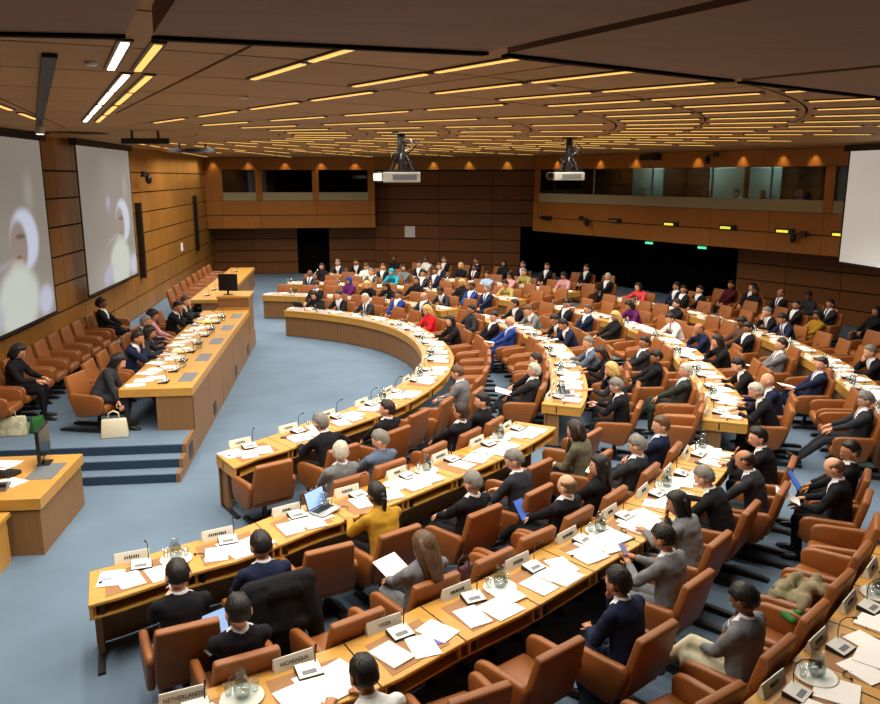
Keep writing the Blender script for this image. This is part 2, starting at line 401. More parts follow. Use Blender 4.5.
# booths over the back wall
BZ = [2.2, 2.8, 3.46]
wbo = struct(obj('wall_booth_back', MB().box(-6.3, 1.27, 37.53, 38.7, 2.2, 2.24).box(-6.3, 1.27, 37.53, 37.6, 2.2, 3.46).box(1.2, 1.27, 37.53, 38.7, 2.2, CEIL).box(-6.3, 1.27, 37.53, 37.6, 4.8, CEIL)
    .box(-6.3, 1.27, 38.5, 38.7, 2.2, CEIL).mesh('wbo'), M_GROOVE))
panel_grid(wbo, (0, 37.53), (1, 0), (0, -1), [-6.3, -5.6, -3.95, -1.4, 1.05, 1.27], BZ, M_WALLB, .04, .02)
panel_grid(wbo, (0, 37.53), (1, 0), (0, -1), [-6.3, -4.8, -1.95, 1.27], [4.8, CEIL], M_WALLB, .04, .02)
for a, b in ((-6.3, -5.54), (-4.09, -3.79), (-1.56, -1.27), (.95, 1.27)):
    box_obj('booth_post', b - a, .1, 1.34, M_WALLB, ((a + b) / 2, 37.53, 3.46), 0, wbo)
wn = 0
for a, b in ((-5.54, -4.09), (-3.79, -1.56), (-1.27, .95)):
    wn += 1; c = (a + b) / 2
    e_ = empty('window_%d' % wn, (c, 37.56, 3.46)); struct(e_)
    box_obj('pane', b - a, .012, 1.30, M_PANE, (0, 0, .02), 0, e_)
    box_obj('sill_panel', b - a, .04, .36, mat('booth_ledge', '#a09a7c', .7, .2), (0, -.03, 0), 0, e_)
    box_obj('rail', b - a, .03, .03, mat('booth_rail', '#5d5a50', .6, .3), (0, .3, .66), 0, e_)
# angled wall with interpreters' booths
A0 = Vector((8.0, 34.5)); DD = Vector((.4472, -.8944)); NN = Vector((-.8944, -.4472))
ANG = math.atan2(DD.y, DD.x)
def Q(s, n=0): p = A0 + DD * s + NN * n; return (p.x, p.y)
def slab(mb, s0, s1, n0, n1, z0, z1):
    V = [Q(s, n) + (z,) for z in (z0, z1) for s, n in ((s0, n0), (s1, n0), (s1, n1), (s0, n1))]
    return mb.add(V, [(0, 1, 2, 3), (7, 6, 5, 4), (0, 4, 5, 1), (1, 5, 6, 2), (2, 6, 7, 3), (3, 7, 4, 0)])
SEND = 23.0
mb = MB()
slab(mb, 0, SEND, -.03, -.10, 2.2, 3.46); slab(mb, 0, SEND, -.03, -.10, 4.8, CEIL); slab(mb, 0, SEND, -.03, -2.2, 2.2, 2.26); slab(mb, 0, .06, -.03, -2.2, 2.2, CEIL)
slab(mb, 0, SEND, -2.1, -2.2, 2.2, CEIL)
wr = struct(obj('wall_booth_right', mb.mesh('wr'), M_GROOVE))
posts = [0.3, 3.63, 6.63, 9.27, 11.51, 13.5, 16.4, 19.3, SEND]
pan_s = [0, .35, 3.75, 6.7, 9.38, 11.6, 13.4, 16.3, 19.2, SEND]
panel_grid(wr, A0 + NN * -.03, DD, NN, pan_s, BZ, M_WALLB, .04, .02)
panel_grid(wr, A0 + NN * -.03, DD, NN, [0, 2.4, 5.4, 8.4, 11.2, 14, 17, 20, SEND], [4.8, CEIL], M_WALLB, .04, .02)
box_obj('booth_post', .30, .1, 1.34, M_WALLB, Q(13.48, -.04) + (3.46,), ANG, wr)
box_obj('booth_post', .30, .1, 1.34, M_WALLB, Q(.2, -.04) + (3.46,), ANG, wr)
for s in posts[1:5] + posts[6:8]: box_obj('mullion', .05, .05, 1.34, mat('mullion_grey', '#55605c', .5, .4), Q(s, -.05) + (3.46,), ANG, wr)
BOOTHW = [mat('booth_wall_pale', '#8d9a94', .9, .1), mat('booth_wall_brown', '#3a2a22', .9, .1)]
for i, (s0, s1) in enumerate(zip(posts, posts[1:])):
    wn += 1; sm = (s0 + s1) / 2
    e_ = empty('window_%d' % wn, Q(sm, -.06) + (3.46,), ANG); struct(e_)
    box_obj('pane', s1 - s0 - .06, .012, 1.32, M_PANE, (0, 0, .01), 0, e_)
    box_obj('sill_panel', s1 - s0, .04, .36, mat('booth_ledge', '#a09a7c', .7, .2), (0, -.03, 0), 0, e_)
    box_obj('booth_rear_panel', (s1 - s0) * .55, .03, 2.0, BOOTHW[0 if i in (1, 2, 3) else 1], (-.45 if i % 2 else .4, 1.9, -.6), 0, e_)
    box_obj('booth_rear_panel', (s1 - s0) * .42, .03, 2.0, BOOTHW[1], (.95 if i % 2 else -.95, 1.9, -.6), 0, e_)
    if i in (1, 2, 3, 4):
        ld = bpy.data.lights.new('booth_lamp', 'POINT'); ld.energy = 75 if i < 4 else 28; ld.color = (.9, 1, .95); ld.shadow_soft_size = .1
        l = bpy.data.objects.new('booth_light', ld); COL.objects.link(l); l.location = Q(sm, -1.2) + (4.9,)
# lower wall under the angled booths, black curtain in the opening
mb = MB(); slab(mb, -4, SEND, -2.6, -2.8, 0, CEIL); struct(obj('wall_outer', mb.mesh('wall_outer'), M_CURT))
mb = MB(); slab(mb, 9.6, SEND, -1.3, -1.5, 0, 2.2)
wlow = struct(obj('wall_right', mb.mesh('wlow'), M_GROOVE))
panel_grid(wlow, A0 + NN * -1.3, DD, NN, [9.6 + 1.9 * i for i in range(8)], [0, .5, 1.06, 1.62, 2.18], M_WALLD, .04, .024)
cu = MB(); n = 120; V = []; F = []
for i in range(n + 1):
    s = -1.6 + 11.3 * i / n; off = -2.0 + .06 * math.sin(i * .9)
    V += [Q(s, off) + (0,), Q(s, off) + (2.6,), Q(s, off - .05) + (0,), Q(s, off - .05) + (2.6,)]
for i in range(n):
    b_ = i * 4; F += [(b_, b_ + 4, b_ + 5, b_ + 1), (b_ + 2, b_ + 3, b_ + 7, b_ + 6), (b_ + 1, b_ + 5, b_ + 7, b_ + 3), (b_, b_ + 2, b_ + 6, b_ + 4)]
tag(obj('stage_curtain', cu.add(V, F).mesh('curtain', smooth=True), M_CURT), 'long black pleated curtain closing the dark opening under the angled booths', 'curtain')
# band over the middle wall between the booths
P1, P2 = Vector((1.27, 37.5)), Vector((8.0, 34.5)); db = (P2 - P1).normalized(); nb = Vector((db.y, -db.x))
tb = struct(empty('trim_2')); L = (P2 - P1).length
panel_grid(tb, P1, db, nb, frange(0, L, 3), [4.8, CEIL], M_WALL, .06, .02)
bb = MB(); V = [(p.x, p.y, z) for z in (4.8, 4.84) for p in (P1, P2, P2 + Vector((1, 2)), P1 + Vector((0, 1.2)))]
obj('band_soffit', bb.add(V, [(3, 2, 1, 0), (4, 5, 6, 7), (0, 1, 5, 4), (1, 2, 6, 5), (2, 3, 7, 6), (3, 0, 4, 7)]).mesh('band_soffit'), M_GROOVE, tb)
# walls out of the picture, so that light stays in the room
struct(obj('wall_rear', MB().box(-6.6, 22, -5.2, -5, 0, CEIL).mesh('wrear'), M_WALLD))
struct(obj('wall_side', MB().box(19.5, 19.8, -5, 15, 0, CEIL).mesh('wside'), M_WALLD))
# wall washing downlights that draw the scallops on the band
dl_mesh = MB().lathe([(.07, 0), (.075, -.015), (.05, -.02), (.05, -.005)], 12).mesh('downlight'); dl_mesh.materials.append(M_HOUS)
sp = bpy.data.lights.new('scallop', 'SPOT'); sp.energy = 30; sp.color = (1, .72, .38); sp.spot_size = R(78); sp.spot_blend = .8; sp.shadow_soft_size = .04
pts = [(x, 37.5 - .17) for x in (-5.9, -4.36, -2.74, -1.13, .39)]
pts += [tuple(P1 + db * t + nb * .20) for t in (1.2, 2.85, 4.5, 6.2)]
pts += [Q(s, .16) for s in (1.5, 4.0, 5.85, 8.67, 10.45, 11.9, 12.95, 15, 16.8)]
for x, y in pts:
    o = tag(obj('wall_washer', dl_mesh, None, None, (x, y, CEIL)), 'small recessed downlight throwing a scallop of light on the wooden band', 'ceiling lamp', 'wall washing downlights along the band')
    l = bpy.data.objects.new('wall_washer_light', sp); COL.objects.link(l); l.parent = o; l.location = (0, 0, -.03)

# ------------------------------------------------------------------ dais
DZ = .42
da = struct(empty('trim_3'))
obj('dais_platform', MB().box(-6.3, -2.66, 12.3, 22.1, 0, DZ).box(-6.3, -3.76, 22.1, 31.2, 0, DZ).mesh('dais'), M_FLOOR, da)
for k, y in enumerate((11.76, 12.03)):
    obj('step', MB().box(-6.3, -2.66, y, 12.3, 0, .14 * (k + 1)).mesh('step', bevel=.012), M_FLOOR, da)
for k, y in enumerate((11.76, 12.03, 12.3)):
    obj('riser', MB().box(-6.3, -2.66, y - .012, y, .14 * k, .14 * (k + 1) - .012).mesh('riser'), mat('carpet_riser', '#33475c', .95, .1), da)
y = 11.9
pl = MB(); prof = [(11.74, 0), (11.74, .14), (12.0, .14), (12.0, .28), (12.28, .28), (12.28, .42), (14.6, .42), (14.6, 0)]
obj('plinth_panel', MB().prism(prof, 'x', -2.66, -2.60).mesh('plinth_end'), M_FRONT, da)
for i in range(5): box_obj('plinth_panel', .06, 1.48, DZ, M_FRONT, (-2.63, 15.35 + 1.5 * i, 0), 0, da)
for i in range(6): box_obj('plinth_panel', .06, 1.48, DZ, M_FRONT, (-3.73, 22.9 + 1.5 * i, 0), 0, da)
box_obj('plinth_panel', 1.1, .06, DZ, M_FRONT, (-3.2, 22.1, 0), 0, da)
for yv in (12.64, 15.04, 18.05, 20.34): box_obj('vent_grille', .012, .28, .22, M_BLK2, (-2.596, yv, .10), 0, da)

# ------------------------------------------------------------------ projection screens
def screen(cx, cy, rot, zb, h_, w_, label, ms=M_SCREEN):
    o = empty('projection_screen', (cx, cy, zb), rot)
    tag(o, label, 'screen')
    me = MB().box(-w_ / 2, w_ / 2, -.006, .006, -h_ / 2, h_ / 2).mesh('screen_cloth')
    obj('screen_cloth', me, ms, o, (0, 0, h_ / 2))
    box_obj('roller_case', w_ + .35, .16, .16, M_BLACK, (0, .0, h_), 0, o)
    box_obj('bottom_bar', w_ + .04, .05, .05, M_BLACK, (0, 0, -.05), 0, o)
    for s in (-1, 1): box_obj('side_border', .06, .02, h_, M_BLACK, (s * (w_ / 2 + .03), 0, 0), 0, o)
    return o
screen(-6.05, 14.80, R(90), 1.80, 3.40, 4.75, 'large lit projection screen on the panelled wall above the empty dais armchairs')
screen(-6.05, 21.60, R(90), 1.80, 3.40, 4.45, 'lit projection screen on the panelled wall between the first screen and the black bars')
screen(13.15, 17.6, R(-87), 2.30, 2.85, 4.9, 'lit projection screen hanging in front of the angled interpreters booths', M_SCREEN_B)
for yv, nm in ((25.2, 'beside the projection screen'), (34.4, 'near the corner of the panelled wall')):
    tag(box_obj('wall_speaker', .14, .24, 2.25, M_BLK2, (-6.22, yv, 1.5)), 'slim black column loudspeaker on the wall ' + nm, 'loudspeaker')
tag(box_obj('wall_notice', .02, .34, .30, M_PAPER, (-6.29, 31.5, 1.75)), 'small white notice on the panelled wall beside the black bar', 'notice')
tag(box_obj('wall_notice', .5, .02, .52, M_PAPER, (2.9, 37.98, 1.72), math.atan2(dm.y, dm.x)), 'pale square notice on the dark wall behind the back rows', 'notice')

# ------------------------------------------------------------------ curved desks
RINGNAME = ['innermost', 'second', 'third', 'outer']
SECT = {0: [(-61.6, 60.2)], 1: [(-74.2, -34.0), (-27.2, 27.2), (34, 74.6)], 2: [(-72.9, -33.7), (-27.2, 27.2), (34, 75.3)], 3: [(-73, -34.2), (-27.2, 27.2), (34, 74.5)]}
SECTNAME = {0: '', -1: 'by the gallery side aisle', 1: 'facing the dais across the hall', 2: 'towards the back wall'}
SLOTS = []      # (ring, angle, pitch)
TOPZ = .76
div_mesh = MB().box(-.02, .02, -.012, .012, 0, .11).mesh('divider'); div_mesh.materials.append(M_DESK)
slot_mesh = MB().box(-.012, .012, -.02, .02, 0, .11).mesh('cable_slot'); slot_mesh.materials.append(M_BLK2)
for ring, secs in SECT.items():
    r0 = RING[ring]
    for si, (a0, a1) in enumerate(secs):
        where = 'curving right round the open carpet' if ring == 0 else ('on the gallery side', 'opposite the dais', 'on the back wall side')[si]
        d = tag(empty('curved_desk', polw(r0 + .34, (a0 + a1) / 2) + (0,)), 'long curved oak desk of the %s ring %s' % (RINGNAME[ring], where), 'desk')
        off = Vector(d.location); T = Matrix.Translation(-off)
        def part(nm, mb, m, bevel=0):
            me = mb.mesh(nm + '_mesh', bevel=bevel, segs=1); me.transform(T); return obj(nm, me, m, d)
        part('desk_top', arc_sweep(rect(r0, r0 + DEPTH, TOPZ - .035, TOPZ), a0, a1, ring=ring), M_DESK, .006)
        part('fascia', arc_sweep(rect(r0 + .005, r0 + .035, .58, TOPZ - .036), a0, a1, ring=ring), M_DESK)
        part('shelf', arc_sweep(rect(r0 + .036, r0 + DEPTH - .02, .595, .612), a0, a1, ring=ring), M_DESK)
        part('shelf_back', arc_sweep(rect(r0 + .25, r0 + .27, .613, TOPZ - .036), a0, a1, ring=ring), M_BLK2)
        n = int(round((a1 - a0) * R(1) * r0 / .84)); n = {(1, 0): 8, (2, 0): 10, (0, 0): 17}.get((ring, si), n)
        p = (a1 - a0) / n
        npan = max(2, n // 2)
        for k in range(npan):
            b0 = a0 + (a1 - a0) * k / npan; b1 = a0 + (a1 - a0) * (k + 1) / npan; e_ = .05
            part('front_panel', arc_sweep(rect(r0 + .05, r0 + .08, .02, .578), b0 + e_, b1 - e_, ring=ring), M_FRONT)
        for aa, sg in ((a0, 1), (a1, -1)):
            da_ = math.degrees(.03 / r0) * sg
            part('end_cap', arc_sweep(rect(r0 + .036, r0 + DEPTH - .004, .613, TOPZ - .037), *sorted((aa + da_ * .1, aa + da_)), 5, ring=ring), M_DESK)
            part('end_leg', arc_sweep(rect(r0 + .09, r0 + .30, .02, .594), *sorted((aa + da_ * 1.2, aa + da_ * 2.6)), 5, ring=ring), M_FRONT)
            part('foot_rail', arc_sweep(rect(r0 + .06, r0 + .62, 0, .03), *sorted((aa + da_ * .6, aa + da_ * 2.6)), 5, ring=ring), M_BLACK)
        for k in range(n):
            am = a0 + p * (k + .5); SLOTS.append((ring, am, p, si))
            hw = math.degrees(.30 / (r0 + .4))
            part('desk_pad', arc_sweep(rect(r0 + .15, r0 + .62, TOPZ + .0005, TOPZ + .003), am - hw, am + hw, 3, ring=ring), M_MAT)
            for aa in (am - p / 2 + .25, am + p / 2 - .25):
                x, y = polw(r0 + DEPTH - .03, aa); obj('shelf_divider', div_mesh, None, d, (x - off.x, y - off.y, .613), R(aa))
            x, y = polw(r0 + DEPTH - .016, am - p / 2 + .6); obj('cable_slot', slot_mesh, None, d, (x - off.x, y - off.y, .613), R(am))
            if k: part('joint_strip', arc_sweep(rect(r0 + .002, r0 + DEPTH - .002, TOPZ + .0003, TOPZ + .0012), am - p / 2 - .03, am - p / 2 + .03, 5, ring=ring), M_GROOVE)

# ------------------------------------------------------------------ chairs
def chair_meshes():
    D = {}
    th = R(14)
    rot = Matrix.Translation((0, -.20, .40)) @ Matrix.Rotation(th, 4, 'X')
    mb = MB(); V = []
    for y in (-.085, .0):
        for x, z in ((-.27, 0), (.27, 0), (.275, .30), (.255, .56), (-.255, .56), (-.275, .30)): V.append(rot @ Vector((x, y, z)))
    F = [(0, 1, 2, 3, 4, 5)[::-1], (6, 7, 8, 9, 10, 11)] + [(i, (i + 1) % 6, 6 + (i + 1) % 6, 6 + i) for i in range(6)]
    D['backrest'] = mb.add(V, F).mesh('chair_backrest', True, .025, 3)
    D['seat'] = MB().prism([(-.24, .31), (.27, .33), (.30, .37), (.29, .45), (.25, .47), (-.22, .43)], 'x', -.255, .255).mesh('chair_seat', True, .022, 2)
    prof = [(-.33, .63), (-.28, .68), (.16, .655), (.25, .63), (.285, .57), (.27, .42), (.22, .33), (-.10, .28), (-.20, .30)]
    D['arm_l'] = MB().prism(prof, 'x', -.335, -.262).mesh('chair_arm', True, .025, 2)
    D['arm_r'] = MB().prism(prof, 'x', .262, .335).mesh('chair_arm', True, .025, 2)
    D['column'] = MB().lathe([(.05, .03), (.035, .06), (.03, .24), (.09, .29), (.09, .31)], 12).mesh('chair_column')
    D['skid_l'] = MB().prism([(-.58, 0), (-.58, .035), (-.50, .055), (.20, .055), (.24, .03), (.24, 0)], 'x', -.21, -.15).mesh('chair_skid')
    D['skid_r'] = MB().prism([(-.58, 0), (-.58, .035), (-.50, .055), (.20, .055), (.24, .03), (.24, 0)], 'x', .15, .21).mesh('chair_skid')
    D['cross'] = MB().box(-.15, .15, -.04, .04, .015, .05).mesh('chair_cross_bar')
    for k in ('backrest', 'seat', 'arm_l', 'arm_r'): D[k].materials.append(M_LEATH)
    for k in ('column', 'skid_l', 'skid_r', 'cross'): D[k].materials.append(M_BLACK)
    return D
CH = chair_meshes()
CH_PARTS = [('seat', 'seat'), ('backrest', 'backrest'), ('armrest', 'arm_l'), ('armrest', 'arm_r'), ('pedestal', 'column'), ('skid', 'skid_l'), ('skid', 'skid_r'), ('cross_bar', 'cross')]
def chair(x, y, rotz, label, group, z=0):
    o = tag(empty('armchair', (x, y, z), rotz), label, 'chair', group)
    for nm, k in CH_PARTS: obj(nm, CH[k], None, o)
    return o

# ------------------------------------------------------------------ people: pose meshes
def ik(a, b, l1, l2, pole):
    a, b = Vector(a), Vector(b); d = b - a; L = min(d.length, (l1 + l2) * .999); dn = d.normalized()
    x = (l1 * l1 - l2 * l2 + L * L) / (2 * L); hgt = math.sqrt(max(l1 * l1 - x * x, 0))
    pv = Vector(pole); pv = (pv - dn * pv.dot(dn)).normalized()
    return a + dn * x + pv * hgt, a + dn * L
POSES = {  # lean, side, head pitch (down +), right hand, left hand, legs
    'write': dict(lean=19, pitch=28, rh=(.13, .45, .80), lh=(-.17, .43, .80), legs='n'),
    'desk':  dict(lean=9, pitch=8, rh=(.15, .42, .80), lh=(-.13, .41, .80), legs='n'),
    'reach': dict(lean=16, pitch=10, rh=(.46, .34, .80), lh=(-.14, .43, .80), legs='n'),
    'chin':  dict(lean=12, pitch=14, rh='chin', lh=(-.08, .42, .80), legs='n'),
    'chinlap': dict(lean=6, pitch=14, rh='chin', lh=(-.06, .28, .67), legs='n'),
    'phone': dict(lean=2, pitch=30, rh=(.06, .34, .86), lh=(-.06, .33, .84), legs='n'),
    'lap':   dict(lean=-10, pitch=6, rh=(.08, .26, .66), lh=(-.07, .27, .65), legs='n'),
    'read':  dict(lean=2, pitch=30, rh=(.14, .32, .70), lh=(-.13, .32, .70), legs='n'),
    'relax': dict(lean=-14, pitch=26, rh=(.13, .27, .69), lh=(-.12, .27, .69), legs='n'),
    'cross': dict(lean=-16, pitch=4, rh=(.12, .22, .66), lh=(-.06, .26, .68), legs='x'),
    'arms':  dict(lean=-14, pitch=4, rh=(.30, .16, .70), lh=(-.30, .16, .70), legs='n'),
    'stretch': dict(lean=-12, pitch=24, rh=(.10, .28, .72), lh=(-.08, .28, .70), legs='e'),
    'slump': dict(lean=0, pitch=34, rh='chin', lh=(-.02, .26, .64), legs='x'),
    'brow':  dict(lean=10, pitch=24, rh='brow', lh=(-.12, .42, .80), legs='n'),
    'bend':  dict(lean=24, side=-22, pitch=30, rh=(.30, .36, .36), lh=(-.08, .38, .62), legs='n'),
    'stand': dict(lean=0, pitch=6, rh=(.26, .06, .82), lh=(-.26, .06, .82), legs='s'),
}
def head_radius(d):
    # radial head shape, metres; +y is the face
    r_ = 1 / math.sqrt((d.x / .078) ** 2 + (d.y / .100) ** 2 + (d.z / .112) ** 2)
    def g(cx, cz, sx, sz, amp):
        if d.y <= 0: return 0
        return amp * math.exp(-((d.x - cx) / sx) ** 2 - ((d.z - cz) / sz) ** 2)
    r_ += g(0, -.18, .10, .16, .020) + g(0, -.30, .13, .09, .012)      # nose
    r_ += g(0, .16, .5, .10, .006) - g(.34, .02, .16, .10, .008) - g(-.34, .02, .16, .10, .008)   # brow, eye sockets
    r_ += g(0, -.62, .35, .12, .006) + g(0, -.88, .30, .16, .012) - g(0, -.74, .3, .05, .004)     # mouth, chin
    if d.y < .2 and d.z < -.3: r_ -= .012 * min(1, (-.3 - d.z) * 2)
    return r_
def hand_geo(mb, W, dirv, palm, side):
    dirv = Vector(dirv).normalized(); palm = Vector(palm); palm = (palm - dirv * palm.dot(dirv)).normalized(); lat = dirv.cross(palm) * side
    def P(a, b, c): return W + dirv * a + lat * b + palm * c
    mb.tube([P(-.02, 0, 0), P(.02, 0, 0), P(.06, 0, .002), P(.088, 0, .004)], [(.024, .018), (.036, .015), (.040, .014), (.036, .011)], 8)
    for b, ln in ((-.030, .060), (-.010, .074), (.010, .078), (.030, .070)):
        mb.tube([P(.080, b, .004), P(.080 + ln * .45, b * 1.08, .008), P(.080 + ln * .8, b * 1.08, .022), P(.080 + ln, b * 1.05, .040)], [.0095, .009, .008, .006], 6)
    mb.tube([P(.015, .030, .004), P(.045, .056, .012), P(.072, .062, .022), P(.092, .056, .030)], [.012, .011, .010, .007], 6)
def build_pose(name, yaw):
    p = POSES[name]; th = R(p['lean']); sd = R(p.get('side', 0))
    stand = p['legs'] == 's'
    H = Vector((0, -.10, .55)) if not stand else Vector((0, 0, .93))
    up = Vector((math.sin(sd), math.sin(th) * math.cos(sd), math.cos(th) * math.cos(sd))).normalized()
    th2 = th + R(8) if th > 0 else th * .6
    up2 = Vector((math.sin(sd), math.sin(th2), math.cos(th2))).normalized()
    right = Vector((math.cos(sd), 0, -math.sin(sd))); fwd = up.cross(right); fwd = -right.cross(up) if fwd.y < 0 else fwd
    if fwd.y < 0: fwd = -fwd
    M1 = H + up * .25; N = M1 + up2 * .26
    Sh = {s: M1 + up2 * .168 + right * (.190 * s) for s in (1, -1)}
    hm = Matrix.Rotation(R(yaw), 4, 'Z') @ Matrix.Rotation(-R(p['pitch']) , 4, 'X')
    hc = N + up2 * .03 + (up2 * .6 + Vector((0, .0, .4))).normalized() * .105 + Vector((0, .025 + .03 * math.sin(R(p['pitch'])), 0))
    HM = Matrix.Translation(hc) @ hm @ Matrix.Scale(1.10, 4)
    mouth = HM @ Vector((.02, .115, -.085)); brow = HM @ Vector((.05, .11, .06))
    arms = {}
    for s, key in ((1, 'rh'), (-1, 'lh')):
        t = p[key]
        tgt = mouth + Vector((.02, .005, -.06)) if t == 'chin' else brow + Vector((.04, .0, -.03)) if t == 'brow' else Vector(t)
        pole = (s * .7, -.5, -.6) if not isinstance(t, str) else (s * .5, .6, -1)
        e_, w_ = ik(Sh[s], tgt, .29, .25, pole); arms[s] = (Sh[s], e_, w_, t)
    legs = {}
    for s in (1, -1):
        hj = H + Vector((s * .09, .02, -.02))
        if stand: kn, an, ft = Vector((s * .09, .03, .50)), Vector((s * .09, 0, .09)), Vector((s * .3, 1, 0))
        elif p['legs'] == 'x' and s == 1: kn, an, ft = Vector((.0, .36, .625)), Vector((-.16, .60, .34)), Vector((-.35, .8, -.35))
        elif p['legs'] == 'x': kn, an, ft = Vector((-.08, .35, .51)), Vector((-.08, .34, .09)), Vector((-.1, 1, 0))
        elif p['legs'] == 'e': kn, an, ft = Vector((s * .10, .35, .53)), Vector((s * (.07), .70, .17)), Vector((s * .2, .8, .5))
        else: kn, an, ft = Vector((s * .12, .35, .52)), Vector((s * .12, .33 + .05 * s, .09)), Vector((s * .2, 1, 0))
        legs[s] = (hj, kn, an, ft.normalized())
    def torso(mb, g):
        pts = [H - up * .07, H, H + up * .10, M1, M1 + up2 * .12, M1 + up2 * .19, M1 + up2 * .235, N + up2 * .02]
        rad = [(.14 + g, .11 + g), (.18 + g, .135 + g), (.168 + g, .128 + g), (.172 + g, .125 + g), (.195 + g, .128 + g), (.195 + g, .108 + g), (.135 + g, .085 + g), (.062 + g * .4, .062 + g * .4)]
        mb.tube(pts, rad, 14)
    def limb(mb, pts, rad): mb.tube(pts, rad, 10)
    def arm(mb, s, g, end=1.0):
        a, e_, w_, _ = arms[s]; w2 = e_ + (w_ - e_) * end
        limb(mb, [a - right * (s * .03), a, a + (e_ - a) * .5, e_], [.060 + g, .062 + g, .057 + g, .050 + g]); mb.ball(e_, .046 + g, 8, 6); mb.ball(a, .060 + g, 10, 6)
        limb(mb, [e_, e_ + (w2 - e_) * .4, w2], [.046 + g, .042 + g, .031 + g])
    def leg(mb, s, g, end=1.0):
        hj, kn, an, _ = legs[s]; a2 = kn + (an - kn) * end
        limb(mb, [hj, hj + (kn - hj) * .5, kn], [.092 + g, .080 + g, .062 + g]); mb.ball(kn, .062 + g, 8, 6)
        limb(mb, [kn, kn + (a2 - kn) * .35, a2], [.060 + g, .056 + g, .040 + g * 1.6])
    body = MB(); torso(body, -.012)
    for s in (1, -1): arm(body, s, -.010); leg(body, s, -.010)
    body.tube([N - up2 * .05, N + (hc - N) * .3, hc - (hc - N) * .1], [.060, .052, .050], 10)
    jacket = MB(); torso(jacket, .010)
    for s in (1, -1): arm(jacket, s, .010, .95)
    jacket.tube([H - up * .10 + fwd * .01, H + up * .05], [(.185, .15), (.175, .135)], 14)
    trou = MB(); trou.tube([H - Vector((0, 0, .09)), H + up * .08], [(.165, .12), (.16, .12)], 12)
    for s in (1, -1): leg(trou, s, .006, .93)
    collar = MB(); collar.tube([N - up2 * .012, N + up2 * .030 - fwd * .004], [(.074, .074), (.066, .066)], 14)
    shoes = {}
    for s in (1, -1):
        hj, kn, an, ft = legs[s]; mb = MB(); dn = Vector((0, 0, -1)); dn = (dn - ft * dn.dot(ft)).normalized()
        mb.tube([an - ft * .07 + dn * .045, an - ft * .03 + dn * .035, an + ft * .07 + dn * .05, an + ft * .15 + dn * .062, an + ft * .20 + dn * .068], [(.030, .030), (.042, .048), (.044, .036), (.042, .024), (.022, .014)], 10)
        mb.tube([an - (an - kn).normalized() * .06, an + dn * .03], [.036, .036], 8)
        shoes[s] = mb
    extra = MB()      # head and hands: finer than the body core
    HMv = HM
    hd = MB().ball((0, 0, 0), 1, 28, 22, None, lambda d, v: d * head_radius(d))
    extra.add([HM @ Vector(v) for v in hd.V], hd.F); nh = len(extra.F)
    for s in (1, -1): extra.ball((s * .084, -.008, -.012), (.014, .025, .036), 8, 6, HM)
    for s in (1, -1):
        a, e_, w_, t = arms[s]; d_ = (w_ - e_).normalized()
        if isinstance(t, str): hd_ = Vector((-.25 * s, -.05, 1)); pal = Vector((0, -1, 0)) if t == 'chin' else Vector((0, -.8, .2))
        elif t[2] > .75 and t[2] < .82: hd_ = Vector((d_.x, d_.y, -.05)); pal = Vector((0, 0, -1))
        else: hd_ = d_; pal = Vector((-s * .5, 0, -1))
        hand_geo(extra, w_, hd_, pal, -s if not stand else s)
    eyes = MB(); iris = MB(); lips = MB()
    for s in (1, -1):
        eyes.ball((s * .031, .0835, .004), (.014, .009, .008), 8, 6, HM); iris.ball((s * .031, .090, .004), (.006, .005, .006), 6, 4, HM)
    for s in (1, -1): iris.ball((s * .032, .0885, .026), (.017, .008, .005), 8, 6, HM)
    lips.ball((0, .094, -.064), (.024, .010, .008), 8, 6, HM)
    fr = dict(H=H, up=up, right=right, fwd=fwd, len=.51, head=HM, arms=arms)
    return dict(body=body, collar=collar, jacket=jacket, trousers=trou, shoes=shoes, extra=extra, eyes=eyes, iris=iris, lips=lips, fr=fr)
